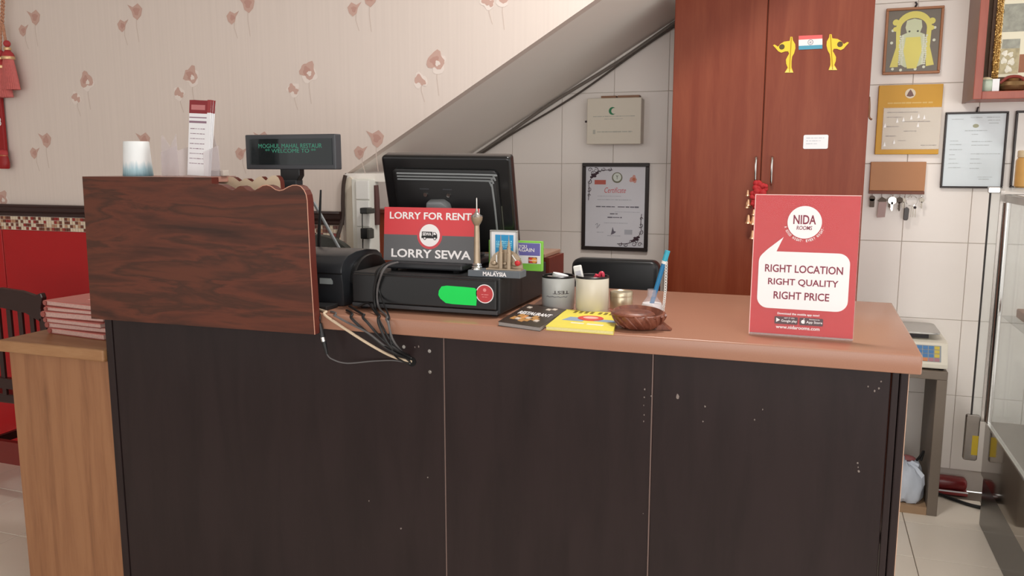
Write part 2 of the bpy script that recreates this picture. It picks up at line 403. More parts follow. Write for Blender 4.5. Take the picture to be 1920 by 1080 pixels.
# ------------------------------------------------------------------ walnut screen at the left end
sc = T('counter_screen', 'walnut grained privacy screen with wavy top edge at the left end of the counter', 'screen', (-1.57, 1.83, 1.0))
def cp(x, y): return XZ(380 + x / 6.354, 310 + y / 6.354, 1.83)
wave = [cp(175, 222), cp(240, 232), cp(300, 262), cp(345, 288), cp(375, 294), cp(405, 282), cp(435, 256), cp(470, 244), cp(505, 256), cp(545, 292), cp(590, 309), cp(630, 303), cp(680, 272), cp(730, 242), cp(780, 234), cp(830, 248), cp(885, 288), cp(930, 301), cp(975, 292), cp(1040, 255), cp(1090, 237), cp(1140, 235), cp(1185, 250), cp(1225, 295), cp(1250, 350), cp(1262, 420)]
out = [(-1.957, 1.0)] + [(-1.950, 1.412), (-1.502, 1.412), (-1.502, 1.396)] + wave + [(-1.205, 1.2), (-1.199, 1.006)]
MB().prism(out, 1.824, 1.852, side=1).build('front_board', [WALNUT, EDGEBAND], sc)
m = MB(); pts = wave[12:] + [(-1.205, 1.2), (-1.199, 1.006)]
m.tube([(x, 1.8235, z) for x, z in pts], .0012, 6, 1); m.build('edge_line', PALE_EDGE, sc)
def cb(x, y): return XZ(380 + x / 6.354, 310 + y / 6.354, 2.02)
bw = [cb(290, 140), cb(330, 134), cb(380, 140), cb(420, 168), cb(450, 192), cb(480, 180), cb(510, 156), cb(545, 158), cb(580, 184), cb(605, 196), cb(640, 165), cb(680, 134), cb(715, 134), cb(750, 168), cb(768, 180), cb(800, 145), cb(845, 122), cb(885, 122), cb(915, 145), cb(935, 190), cb(945, 290)]
out = [(-1.90, 1.10), (-1.90, 1.395), (bw[0][0] - .01, 1.395)] + bw + [(bw[-1][0] + .004, 1.10)]
MB().prism(out, 2.015, 2.035, side=1, back=2).build('back_board', [BEIGE_BOARD, EDGEBAND, WALNUT], sc)
MB().box(-1.950, -1.60, 1.852, 2.05, 1.396, 1.412).build('top_shelf', M('shelf_pink_brown', (176, 130, 116), .4), sc)
MB().box(-1.950, -1.932, 1.8625, 2.05, 1.0565, 1.396).build('side_board', WALNUT, sc)
MB().box(-1.90, -1.36, 2.015, 2.035, 1.055, 1.10).build('back_foot', WALNUT, sc)

# ------------------------------------------------------------------ light oak side cabinet with menus
cb_ = T('side_cabinet', 'light oak side cabinet standing left of the dark counter', 'cabinet', (-2.19, 2.05, 0))
MB().box(-2.40, -1.99, 1.905, 2.26, 0, .852).build('body', OAK, cb_, bevel=.002, seg=1)
MB().box(-2.425, -1.988, 1.885, 2.28, .852, .89).build('top', OAKTOP, cb_, bevel=.006, seg=3)
MENU = [M('menu_cover_rose', (196, 108, 100), .35, var=.05), M('menu_cover_brown', (150, 78, 70), .35, var=.08), M('menu_edge', (196, 160, 150), .5, var=.3, scale=200), M('menu_pink', (205, 120, 112), .3)]
names = ['topmost of the menu stack, rose cover with a pale line', 'second menu from the top with a worn corner', 'third menu from the top of the stack', 'fourth menu down, thick with plastic sleeves', 'fifth menu down, fraying at the edges', 'lowest menu of the stack on the oak cabinet']
hts = [.018, .015, .021, .016, .018, .019]; z = .8905
info = list(zip(names, hts))[::-1]
offs = [(.012, .0, -2), (0, .006, 2), (.004, -.006, -1), (-.01, .004, 3), (.006, .0, 1), (-.004, .003, -3)]
for i, (nm, h) in enumerate(info):
    ox, oy, rz = offs[i]
    t = T('menu', 'rose brown ' + nm, 'menu', (-2.225 + ox, 2.105 + oy, z), (0, 0, R(rz - 4)), 'menus stacked on the oak cabinet')
    MB().box(-.13, .13, -.10, .10, .0, .0022).build('back_cover', MENU[1], t, local=True, bevel=.0008, seg=1)
    MB().box(-.124, .128, -.096, .096, .0024, h - .0026).build('pages', MENU[2], t, local=True)
    tc_ = MB().box(-.13, .13, -.10, .10, h - .0024, h).build('front_cover', MENU[0] if i else MENU[3], t, local=True, bevel=.0008, seg=1)
    MB().tube([(-.13, -.10, h / 2), (-.13, .10, h / 2)], h / 2, 8, 1).build('spine', MENU[1], t, local=True, smooth=True)
    if i == 5: MB().box(-.01, .08, -.028, -.022, h, h + .0004).build('cover_line', flat('menu_line', (232, 200, 194)), t, local=True)
    z += h + .0006

# ------------------------------------------------------------------ cupboard
cu = T('cupboard', 'tall red brown wooden cupboard with two doors against the tiled wall', 'cupboard', (-.175, 3.75, 0))
m = MB(); m.box(-.548, .198, 3.52, 3.985, 0, 2.13); m.build('carcass', REDWOOD, cu)
for x0, x1 in ((-.548, -.1885), (-.1850, .199)):
    MB().box(x0, x1, 3.50, 3.519, .06, 2.13).build('door', REDWOOD, cu, bevel=.002, seg=1)
for u in (1417, 1447):
    x = atY(u, 320, 3.49).x; d = cu.children[-1 if u > 1430 else -2]
    MB().tube([(x, 3.499, 1.475), (x, 3.478, 1.468), (x, 3.472, 1.42), (x, 3.478, 1.372), (x, 3.499, 1.364)], .0042, 8, 5).build('handle', CHROME, d, smooth=True, label='curved chrome handle')
YEL = flat('sticker_yellow', (236, 200, 40), .4); YEL2 = flat('sticker_pale_yellow', (240, 214, 96), .4)
lo = [(205, 372), (240, 358), (310, 402), (350, 350), (430, 300), (540, 285), (553, 205), (596, 205), (604, 270), (650, 350), (655, 430), (630, 530), (590, 600), (577, 700), (577, 820), (615, 920), (440, 920), (500, 820), (470, 740), (465, 660), (500, 590), (530, 540), (510, 495), (450, 495), (370, 522), (310, 490), (260, 430)]
def stk(x, y, flip): 
    if flip: x, y = 1932 - x, y - 52
    return XZ(1430 + x / 10.667, 50 + y / 10.667, 3.499)
for flip, lb in ((False, 'yellow elephant tusk sticker left of the flag on the cupboard'), (True, 'yellow elephant tusk sticker right of the flag on the cupboard')):
    c = stk(540, 920, flip)
    t = T('door_sticker', lb, 'sticker', (c[0], 3.499, c[1]), (0, 0, 0), 'yellow stickers on the cupboard door')
    pts = [stk(x, y, flip) for x, y in lo]
    MB().prism(pts, 3.4975, 3.4999).build('shape', YEL, t)
    e = stk(385, 405, flip)
    MB().disc(e[0], e[1], .0105, 3.4968, 3.4976, 14).build('eye', flat('sticker_dark', (84, 62, 20)), t)
    a, b = stk(575, 215, flip), stk(535, 910, flip)
    m = MB(); m.tube([(a[0], 3.4972, a[1]), (b[0], 3.4972, b[1])], .0016, 6, 1).build('pole', flat('sticker_line', (176, 140, 20)), t)
    b1 = [stk(x, y, flip) for x, y in ((440, 920), (500, 850), (560, 850), (615, 920))]
    MB().prism(b1, 3.4968, 3.4976).build('foot', YEL2, t)
fl = T('flag_sticker', 'small striped flag sticker between the yellow stickers', 'sticker', (-.023, 3.499, 1.888))
def fp(x, y): return XZ(1430 + x / 10.667, 50 + y / 10.667, 3.499)
for nm, c, a, b in (('top_stripe', (222, 92, 90), (185, 165), (265, 240)), ('middle_stripe', (240, 234, 226), (265, 240), (385, 362)), ('bottom_stripe', (70, 150, 176), (385, 362), (462, 440))):
    MB().prism([fp(720, a[0]), fp(1195, a[1]), fp(1195, b[1]), fp(720, b[0])], 3.4975, 3.4999).build(nm, flat('flag_' + nm, c, .35), fl)
m = MB(); c = fp(957, 312)
for k in range(24):
    a = 2 * math.pi * k / 24; m.tube([(c[0] + .0095 * math.cos(a), 3.4972, c[1] + .0095 * math.sin(a)), (c[0] + .0095 * math.cos(a + .2618), 3.4972, c[1] + .0095 * math.sin(a + .2618))], .0008, 5, 1)
    if k % 3 == 0: m.tube([(c[0], 3.4972, c[1]), (c[0] + .0095 * math.cos(a), 3.4972, c[1] + .0095 * math.sin(a))], .0004, 4, 1)
m.build('wheel', flat('flag_wheel', (70, 80, 130)), fl)
x0, z1 = XZ(1507, 253, 3.499); x1, z0 = XZ(1552, 279, 3.499)
ns = T('name_label', 'small white label stuck on the right cupboard door', 'label', ((x0 + x1) / 2, 3.499, z0))
MB().rrect(x0, x1, z0, z1, .006, 3.4975, 3.4999).build('card', PAPER, ns)
m = MB()
for k in range(3): scribble(m, x0 + .01, x1 - .015 - .012 * k, z1 - .012 - .011 * k, 3.4972, .0028, k)
m.build('print_lines', INKL, ns)
tp_ = MB().tube([(.199, 3.512, 1.70), (.202, 3.505, 1.66), (.203, 3.508, 1.625), (.212, 3.50, 1.615)], .004, 5, 4).build('tape_strip', M('brown_tape', (120, 78, 50), .6)); tag(tp_, 'torn brown tape strip on the right edge of the cupboard', 'tape')
# red flower and bell hanging on the handle
bh = T('bell_hanging', 'red flower hanging with little gold bells on the cupboard handle', 'ornament', (-.215, 3.47, 1.15))
GOLD = M('pale_gold', (226, 178, 140), .3, .7); REDF = M('red_fabric', (176, 36, 40), .7, var=.3, scale=60)
q = random.Random(9)
for u, v, r in ((1420, 348, .022), (1432, 352, .018), (1424, 362, .026), (1413, 366, .018), (1430, 370, .02), (1414, 380, .015), (1419, 386, .014)):
    p = atY(u, v, 3.465); m = MB()
    for k in range(6):
        a = k * 1.05 + q.random(); m.ball((p.x + r * .5 * math.cos(a), p.y + q.uniform(-.004, .004), p.z + r * .5 * math.sin(a)), r * .55, 8, 5, (1, .6, 1))
    m.build('flower', REDF, bh, smooth=True)
m = MB(); p0 = atY(1424, 350, 3.47); p1 = atY(1412, 440, 3.47); m.tube([p0, atY(1412, 385, 3.468), p1], .002, 6, 6).build('cord', flat('cord_red', (140, 30, 30)), bh)
for u, v, s_ in ((1402, 362, .8), (1403, 380, .9), (1401, 384, .9), (1403, 411, 1.2), (1412, 413, 1.2), (1411, 440, 1.15), (1413, 398, .8)):
    p = atY(u, v, 3.462)
    MB().lathe([(.0005, .016 * s_), (.004 * s_, .014 * s_), (.006 * s_, .004 * s_), (.007 * s_, -.006 * s_), (.0115 * s_, -.014 * s_), (.009 * s_, -.014 * s_), (.0005, -.006 * s_)], p.x, p.y, p.z, 12).build('bell', GOLD, bh, smooth=True)
# ------------------------------------------------------------------ things on the worktop
ZT = 1.055
# cash drawer
dr = T('cash_drawer', 'black metal cash drawer with a green sticker on its front', 'cash drawer', (-.95, 2.15, ZT))
MB().box(-1.163, -.733, 1.962, 2.36, 1.063, 1.157).build('shell', BLACKM, dr, bevel=.004, seg=2)
MB().box(-1.157, -.739, 1.948, 1.961, 1.076, 1.153).build('front_face', BLACK, dr, bevel=.003, seg=2)
MB().box(-1.160, -.736, 1.950, 1.962, 1.0635, 1.0745).build('bottom_lip', M('lip_grey_black', (58, 58, 60), .35), dr, bevel=.0015)
for x in (-1.14, -.755):
    for y in (1.985, 2.33): MB().lathe([(.009, 0), (.011, .004), (.011, .008)], x, y, ZT, 12).build('foot', BLACKM, dr)
g = [XZ(u, v, 1.948) for u, v in ((823, 545), (828, 537), (838, 535.5), (870, 538), (890, 540), (895, 545), (893, 573), (875, 572), (848, 570), (836, 568), (826, 560), (822, 553))]
MB().prism(g, 1.9474, 1.9479).build('green_sticker', flat('sticker_green', (0, 222, 88), .5), dr, label='bright green blank sticker')
c = XZ(909, 551, 1.948)
ds = MB().disc(c[0], c[1], .0245, 1.9474, 1.9479).build('round_sticker', WHITEP, dr, label='round red sticker with a white rim')
MB().disc(c[0], c[1], .0222, 1.947, 1.9474).build('disc', flat('sticker_red', (188, 58, 62), .4), ds)
m = MB(); m.disc(c[0], c[1] + .010, .0045, 1.9466, 1.947, 12); scribble(m, c[0] - .009, c[0] + .01, c[1] - .002, 1.9468, .002, 3); scribble(m, c[0] - .007, c[0] + .008, c[1] - .008, 1.9468, .002, 4)
m.build('emblem', flat('sticker_pink', (226, 140, 140)), ds)

# receipt printer
pr = T('receipt_printer', 'black receipt printer with curved lid between screen and cash drawer', 'printer', (-1.29, 2.08, ZT))
prof = [(1.975, 1.056), (1.972, 1.12), (1.966, 1.15), (1.968, 1.166), (1.980, 1.182), (2.005, 1.195), (2.05, 1.203), (2.11, 1.204), (2.17, 1.196), (2.2, 1.18), (2.2, 1.056)]
MB().prism(prof, -1.395, -1.200, 'x').build('body', M('printer_black', (40, 42, 45), .3), pr, bevel=.004, seg=2, smooth=True)
arch = [(2.01, 1.115)] + [(2.105 - .095 * math.cos(R(a)), 1.13 + .060 * math.sin(R(a))) for a in range(0, 181, 12)] + [(2.2, 1.115)]
MB().prism(arch, -1.201, -1.182, 'x').build('side_cover', BLACK, pr, bevel=.004, seg=2, smooth=True)
MB().box(-1.394, -1.2005, 1.9645, 1.969, 1.146, 1.149).build('lid_seam', flat('seam_black', (10, 10, 10)), pr)
a = XZ(600, 521, 1.968); b = XZ(623, 533, 1.968)
MB().prism([(a[0], b[1]), (a[0], a[1]), (b[0] - .004, a[1]), (b[0], a[1] - .008), (b[0], b[1])], 1.9655, 1.9715).build('badge', M('badge_silver', (150, 158, 158), .3), pr, label='small silver badge')
m = MB().box(-1.385, -1.21, 1.9, 1.96, ZT + .0005, ZT + .012); m.build('power_plate', BLACKM, pr, bevel=.002)

# router with aerials behind the screen
ro = T('router', 'black wireless router with two thin aerials behind the walnut screen', 'router', (-1.44, 2.26, ZT))
MB().box(-1.52, -1.36, 2.22, 2.31, ZT + .002, ZT + .03).build('body', BLACKM, ro, bevel=.006)
MB().tube([atY(596.5, 500, 2.25), atY(598, 440, 2.25)], .0062, 8, 1).build('aerial', BLACK, ro)
MB().tube([atY(598, 440, 2.25), atY(601.5, 356, 2.25)], .0058, 8, 1, r1=.003).build('aerial', BLACK, ro)
MB().tube([atY(588, 379, 2.28), atY(645, 482, 2.28)], .0052, 8, 1).build('aerial', GREY, ro)

# customer pole display
YD = 2.12
x0, z1 = XZ(459, 253, YD); x1, z0 = XZ(630, 318, YD)
pd = T('pole_display', 'grey customer display on a pole showing green lettering', 'display', ((x0 + x1) / 2, YD + .02, ZT))
m = MB().box(x0, x1, YD, YD + .034, z0, z1); m.build('housing', CHAR, pd, bevel=.003)
sx0, sz1 = XZ(467, 261, YD); sx1, sz0 = XZ(624, 309, YD)
MB().box(sx0, sx1, YD - .002, YD + .002, sz0, sz1).build('screen', M('display_glass', (16, 26, 28), .08, var=0), pd)
VFD = M('display_green', (56, 132, 108), .4, emit=.25, var=0)
m = MB(); cx, cz = XZ(544, 273.5, YD); cx2, cz2 = XZ(545, 282.5, YD); k = (sx1 - sx0) / 157
put_text(m, 'MOGHUL MAHAL RESTAUR', cx, cz, 120 * k, 7 * k, YD - .0022, 0); m.build('lettering', VFD, pd)
m = MB(); put_text(m, '** WELCOME TO **', cx2, cz2, 96 * k, 6.6 * k, YD - .0022, 0); m.build('lettering', VFD, pd)
px0, pz = XZ(531, 317, YD + .02); px1, _ = XZ(567, 317, YD + .02); qx0, qz = XZ(535, 348, YD + .02); qx1, _ = XZ(563, 348, YD + .02)
MB().prism([(px0, z0 + .004), (px1, z0 + .004), (px1, qz + .03), (qx1, qz + .015), (qx0, qz + .015), (px0, qz + .03)], YD + .004, YD + .03).build('bracket', BLACK, pd, bevel=.002)
MB().prism([(qx0, qz + .018), (qx1, qz + .018), (qx1 - .006, 1.07), (qx0 + .006, 1.07)], YD + .0, YD + .036).build('pole', M('pole_grey_black', (52, 56, 60), .35), pd, bevel=.003)
MB().box(qx0 - .03, qx1 + .03, YD - .04, YD + .08, ZT + .0005, 1.072).build('base', BLACK, pd, bevel=.005)

# cup stack and brochure holder on the top shelf
cx, _ = XZ(257, 330, 1.93)
def cup_mat():
    m = bpy.data.materials.new('cup_printed_paper'); m.use_nodes = True; nt = m.node_tree; b = nt.nodes['Principled BSDF']; L = nt.links.new
    tc = nt.nodes.new('ShaderNodeTexCoord'); mp = nt.nodes.new('ShaderNodeMapping'); mp.inputs['Scale'].default_value = (140, 140, 8)
    n = nt.nodes.new('ShaderNodeTexNoise'); n.inputs['Scale'].default_value = 1; n.inputs['Detail'].default_value = 3
    sp = nt.nodes.new('ShaderNodeSeparateXYZ'); mr = nt.nodes.new('ShaderNodeMapRange')
    mr.inputs['From Min'].default_value = 1.412; mr.inputs['From Max'].default_value = 1.412 + .062
    ad = nt.nodes.new('ShaderNodeMath'); ad.operation = 'MULTIPLY_ADD'; ad.inputs[1].default_value = .55
    cr = nt.nodes.new('ShaderNodeValToRGB'); e = cr.color_ramp.elements
    e[0].position = .2; e[0].color = rgb(106, 146, 160); e[1].position = .95; e[1].color = rgb(232, 236, 236); k = e.new(.6); k.color = rgb(158, 190, 200)
    L(tc.outputs['Object'], mp.inputs['Vector']); L(mp.outputs[0], n.inputs['Vector']); L(tc.outputs['Object'], sp.inputs[0]); L(sp.outputs['Z'], mr.inputs['Value'])
    L(n.outputs['Fac'], ad.inputs[0]); L(mr.outputs[0], ad.inputs[2]); L(ad.outputs[0], cr.inputs[0]); L(cr.outputs[0], b.inputs['Base Color'])
    b.inputs['Roughness'].default_value = .4; return m
BLUE = cup_mat()
t = T('paper_cup_stack', 'stack of upturned white paper cups with a blue grey rim print', 'cups', (cx, 1.935, 1.412))
prof = [(.0445, .0005), (.0455, .002), (.0445, .006), (.0435, .022)]
MB().lathe([(.0440, .0005), (.0450, .003), (.0438, .012), (.0428, .026), (.0422, .033)], cx, 1.935, 1.412, 36, .93, .93).build('printed_band', BLUE, t, smooth=True)
MB().lathe([(.0423, .033), (.0415, .044), (.0395, .072), (.0378, .0985), (.0365, .100), (.036, .097), (.0005, .097)], cx, 1.935, 1.412, 36, .93, .93).build('cup_body', BLUE, t, smooth=True)
hx0, hz0 = XZ(306, 330, 1.925); hx1, _ = XZ(387, 330, 1.925); kk = (hx1 - hx0) / 81
t = T('brochure_holder', 'clear acrylic brochure holder on the top of the walnut screen', 'holder', ((hx0 + hx1) / 2, 1.955, 1.412))
def hp(u, v): return (hx0 + (u - 306) * kk, 1.412 + (329.5 - v) * kk)
MB().prism([hp(306, 329), hp(310, 271), hp(312, 267), (hp(326, 285)), hp(338, 266), hp(339, 329)], 1.918, 1.9195).build('front_wall', ACRYL, t)
MB().prism([hp(338, 329), hp(340, 264), hp(342, 259), hp(376, 259), hp(384, 290), hp(388, 329)], 1.985, 1.9868).build('back_wall', ACRYL, t)
MB().prism([(1.9195, 1.414), (1.9195, 1.48), (1.985, 1.50), (1.985, 1.414)], hp(306, 329)[0] + .001, hp(306, 329)[0] + .003, 'x').build('side_wall', ACRYL, t)
MB().prism([(1.9195, 1.414), (1.9195, 1.48), (1.985, 1.50), (1.985, 1.414)], hp(386, 329)[0] - .001, hp(386, 329)[0] + .001, 'x').build('side_wall', ACRYL, t)
MB().prism([(1.9195, 1.414), (1.9195, 1.485), (1.985, 1.50), (1.985, 1.414)], hp(339, 329)[0] - .001, hp(339, 329)[0] + .001, 'x').build('divider', ACRYL, t)
MB().box(hp(306, 329)[0], hp(387, 329)[0], 1.9195, 1.985, 1.4122, 1.414).build('floor_plate', ACRYL, t)
MAROON = flat('brochure_maroon', (132, 34, 40), .4)
for i in range(3):
    dx = .004 * i; dy = .004 * i; b0 = hp(340, 322)
    y = 1.948 + dy
    t = T('brochure', ['folded brochure with maroon heading, front one in the acrylic holder', 'middle one of the brochures in the acrylic holder', 'hindmost of the brochures in the acrylic holder'][i], 'brochure', (b0[0] + .04, y, 1.4145), (R(-4), R(3 + i), 0), 'brochures in the holder')
    W_, H_ = .074, .212
    MB().box(-W_ / 2, W_ / 2, -.0012, .0012, 0, H_).build('sheet', PAPER, t, local=True)
    MB().box(-W_ / 2, W_ / 2 - .012, -.0018, -.0012, H_ - .037, H_).build('heading', MAROON, t, local=True)
    MB().box(W_ / 2 - .012, W_ / 2, -.0016, .0016, H_ - .034, H_ + .002).build('fold', flat('brochure_maroon_fold', (150, 52, 54), .4), t, local=True)
    m = MB(); m.box(-.030, .018, -.0021, -.0018, H_ - .027, H_ - .013)
    m.build('title_block', flat('title_rose', (190, 118, 118)), t, local=True)
    m = MB(); m.box(-W_ / 2 + .001, W_ / 2 - .013, -.0016, -.0012, H_ - .050, H_ - .047); m.box(-W_ / 2 + .001, W_ / 2 - .013, -.0016, -.0012, H_ - .064, H_ - .058)
    for k in range(8): scribble(m, -W_ / 2 + .006, W_ / 2 - .018, H_ - .08 - .014 * k, -.0014, .002, k + 40)
    m.build('print_lines', flat('print_mauve', (140, 110, 126)), t, local=True)
a = XZ(396, 333, 2.0); b = XZ(425, 323, 2.0)
nb = MB().box(a[0], b[0], 1.985, 2.012, 1.4125, b[1] + .006).build('small_box', M('box_grey', (196, 184, 174), .5), None, bevel=.002); tag(nb, 'small pale grey box at the end of the top shelf beside the waves', 'box')

# POS terminal standing on the cash drawer
mo = T('pos_terminal', 'black point of sale terminal seen from behind on the cash drawer', 'monitor', (-.98, 2.2, 1.157))
MB().prism([(-1.085, 2.005), (-.856, 2.005), (-.868, 2.30), (-1.078, 2.30)], 1.1645, 1.182, 'z').build('base', M('base_black', (38, 39, 42), .38), mo, bevel=.005, seg=2)
for x in (-1.07, -.885): MB().lathe([(.009, 0), (.011, .0072)], x, 2.03, 1.1572, 10).build('foot', BLACK, mo)
for x in (-1.06, -.895): MB().lathe([(.009, 0), (.011, .006)], x, 2.28, 1.1572, 10).build('foot', BLACK, mo)
MB().prism([(2.19, 1.182), (2.17, 1.25), (2.15, 1.33), (2.19, 1.335), (2.24, 1.25), (2.26, 1.182)], -.995, -.89, 'x').build('neck', CHAR, mo, bevel=.004, seg=2)
hd_loc = (-.957, 2.115, 1.468); tilt = R(17)     # hinge of the head: top edge centre of the back face
HW, HH = .193, .285
def hpart(mb, name, mat, **k): return mb.build(name, mat, mo, loc=hd_loc, rot=(tilt, R(.8), R(1.5)), **k)
hpart(MB().rrect(-HW, HW, -HH, 0, .012, .0, .040), 'housing', M('monitor_gloss_black', (24, 24, 25), .22), bevel=.008, seg=3, smooth=True)
hpart(MB().rrect(-HW + .035, HW - .035, -HH + .01, -.034, .016, -.012, .001), 'back_panel', BLACK, bevel=.005, seg=2, smooth=True)
for k in range(3):
    pts = [(-HW + .052, -.0155, -.046 - .0085 * k), (HW - .070 + .006 * (2 - k), -.0155, -.046 - .0085 * k), (HW - .058 + .006 * (2 - k), -.0155, -.05 - .0085 * k), (HW - .053 + .006 * (2 - k), -.0155, -.062 - .0085 * k)]
    m = MB().tube(pts, .0026, 6, 4); hpart(m, 'vent_rib', GREY, smooth=True)
hpart(MB().tube([(HW - .053, -.0135, -.07), (HW - .050, -.0135, -.15), (HW - .050, -.0135, -.26)], .003, 6, 3), 'vent_rib', GREY, smooth=True)
for x in (.155, .165): hpart(MB().box(x - .003 - .006, x + .001 - .006, -.004, .002, -.26, -.14), 'side_rib', M('rib_olive', (86, 86, 78), .4))
for x in (-.062, .008):
    hpart(MB().tube([(x, -.0125, -.108), (x, -.0165, -.108)], .006, 10, 1), 'screw', CHROME)
    hpart(MB().box(x - .016, x + .012, -.0132, -.012, -.093, -.090), 'slot', CHAR)
hpart(MB().prism([(-.055, -.15), (-.05, -.120), (-.005, -.118), (.012, -.13), (.02, -.17), (.02, -.2), (-.055, -.2)], -.045, -.012), 'hinge_cover', GREY, bevel=.006, seg=2, smooth=True)
hpart(MB().box(-.052, -.008, -.0475, -.044, -.2, -.135), 'hinge_mouth', BLACK)

# LORRY sign
t = T('rental_sign', 'red and grey printed board reading LORRY FOR RENT, LORRY SEWA', 'sign', (-.967, 2.040, 1.1825), (R(-5), 0, R(.6)))
W_, H_ = .282, .1475
gb = H_ * .49
MB().box(-W_ / 2, W_ / 2, .0, .004, 0, H_).build('board', flat('board_white_edge', (226, 200, 198)), t, local=True)
MB().box(-W_ / 2, W_ / 2, -.0006, .0, gb, H_).build('red_half', flat('sign_red', (214, 66, 72), .4), t, local=True)
MB().box(-W_ / 2, W_ / 2, -.0006, .0, 0, gb).build('grey_half', flat('sign_grey', (96, 96, 98), .4), t, local=True)
rg = MB().disc(-.002, gb, .0375, -.0010, -.0006, 36).build('ring', flat('sign_ring', (206, 70, 78), .4), t, local=True)
MB().disc(-.002, gb, .0305, -.0014, -.0010, 36).build('roundel', WHITEP, t, local=True)
m = MB(); put_text(m, 'LORRY FOR RENT', -.002, H_ - .0225, .244, .0195, -.0012, .022); m.build('lettering', WHITEP, t, local=True); m = MB(); put_text(m, 'LORRY SEWA', .002, .0215, .238, .0235, -.0012, .022)
m.build('lettering', WHITEP, t, local=True)
m = MB(); y0, y1 = -.0019, -.0014
m.box(-.025, .006, y0, y1, gb - .003, gb + .010); m.box(-.026, .021, y0, y1, gb - .008, gb - .002)
m.prism([(.008, gb - .002), (.008, gb + .009), (.015, gb + .009), (.0205, gb + .003), (.0205, gb - .002)], y0, y1)
for x in (-.016, .014): m.disc(x, gb - .008, .0046, y0, y1, 14)
tr = m.build('truck_mark', flat('sign_black', (40, 40, 40)), t, local=True)
m = MB(); put_text(m, 'SEWA', -.0095, gb + .0035, .026, .0085, -.0021, .02); m.prism([(.010, gb + .002), (.010, gb + .0075), (.0145, gb + .0075), (.018, gb + .002)], -.0023, -.0019)
for x in (-.016, .014): m.disc(x, gb - .008, .0026, -.0023, -.0019, 12)
m.build('truck_lettering', WHITEP, t, local=True)

# souvenir with tower and twin towers
PEW = M('pewter_bronze', (168, 150, 128), .38, .55, var=.15, scale=60); SIL = M('souvenir_silver', (206, 204, 200), .2, .9)
ys = 1.975
x0, z0 = XZ(877, 514, ys); x1, _ = XZ(974, 514, ys); k = (x1 - x0) / 97; zb = 1.1575
t = T('tower_souvenir', 'pewter souvenir of city towers on a grey plinth reading MALAYSIA', 'souvenir', ((x0 + x1) / 2, ys + .02, zb))
def sp(u, v): return (x0 + (u - 877) * k, zb + (515.5 - v) * k)
MB().prism([sp(877, 515.5), sp(877, 504), sp(975, 503), sp(975, 515.5)], ys, ys + .05).build('plinth', M('plinth_grey', (96, 102, 108), .4), t, bevel=.0015)
m = MB(); c = sp(928, 509.5); put_text(m, 'MALAYSIA', c[0], c[1], 44 * k, 7.5 * k, ys - .0006, .03); 
c2 = sp(930, 504.5); m.prism([(c2[0] - .006, c2[1] + .001), (c2[0], c2[1] - .001), (c2[0] + .008, c2[1] + .0015), (c2[0], c2[1] + .0003)], ys - .0008, ys - .0002)
m.build('lettering', WHITEP, t)
xt, _ = sp(890.5, 500); yt = ys + .016
MB().lathe([(9.5 * k, 0), (9.5 * k, 2 * k), (8 * k, 3 * k), (9.5 * k, 5 * k), (7.5 * k, 7 * k), (8.5 * k, 9 * k), (6 * k, 11.5 * k)], xt, yt, sp(0, 504)[1], 20).build('tower_foot', SIL, t, smooth=True)
MB().lathe([(6.2 * k, 11 * k), (5.2 * k, 50 * k), (4.6 * k, 80 * k)], xt, yt, sp(0, 504)[1], 16).build('tower_shaft', PEW, t, smooth=True)
MB().lathe([(4.6 * k, 78 * k), (7 * k, 82 * k), (10 * k, 88 * k), (10.5 * k, 93 * k), (8 * k, 94 * k)], xt, yt, sp(0, 504)[1], 20).build('tower_pod', PEW, t, smooth=True)
MB().lathe([(10.5 * k, 93 * k), (11 * k, 95 * k), (9 * k, 96 * k), (6 * k, 98 * k), (3 * k, 101 * k), (2 * k, 106 * k), (1.2 * k, 108 * k), (1.1 * k, 125 * k), (.5 * k, 127 * k)], xt, yt, sp(0, 504)[1], 16).build('tower_mast', SIL, t, smooth=True)
a0 = sp(909, 503); a1 = sp(973, 503); cxx = (a0[0] + a1[0]) / 2; rad = (a1[0] - a0[0]) / 2
arc = [(cxx + rad * math.cos(R(a)), a0[1] + .002 + rad * 1.06 * math.sin(R(a))) for a in range(0, 181, 10)]
MB().prism(arc, ys + .030, ys + .034).build('dome_plate', PEW, t)
MB().box(a0[0] - .001, a1[0] + .001, ys + .012, ys + .036, a0[1], a0[1] + .0035).build('dome_base', PEW, t)
for u in (934, 949):
    x, _ = sp(u, 500); zz = a0[1]
    MB().lathe([(4.2 * k, 2 * k), (4.2 * k, 30 * k), (3.6 * k, 31 * k), (3.4 * k, 40 * k), (2.4 * k, 42 * k), (1.8 * k, 48 * k), (.8 * k, 52 * k), (.3 * k, 62 * k)], x, ys + .022, zz, 10).build('twin_tower', PEW, t, smooth=False)
for u, s_ in ((920, .9), (960, 1.0), (941, .6)):
    x, z = sp(u, 493); MB().ball((x, ys + .024, z + .001), .0085 * s_, 10, 6, (1.1, .7, .8)).build('relief', PEW, t, smooth=True)
x, z = sp(966, 490); MB().ball((x, ys + .018, z), .008, 10, 6, (1, .6, .9)).build('red_flower', flat('souvenir_red', (190, 40, 46)), t, smooth=True)
m = MB(); x, z = sp(925, 484); m.box(x - .0015, x + .0015, ys + .026, ys + .0295, z - .012, z + .010); x, z = sp(958, 484); m.prism([(x - .008, z + .011), (x - .005, z + .012), (x + .007, z - .004), (x + .005, z - .006)], ys + .026, ys + .0295); m.build('polished_strip', SIL, t)

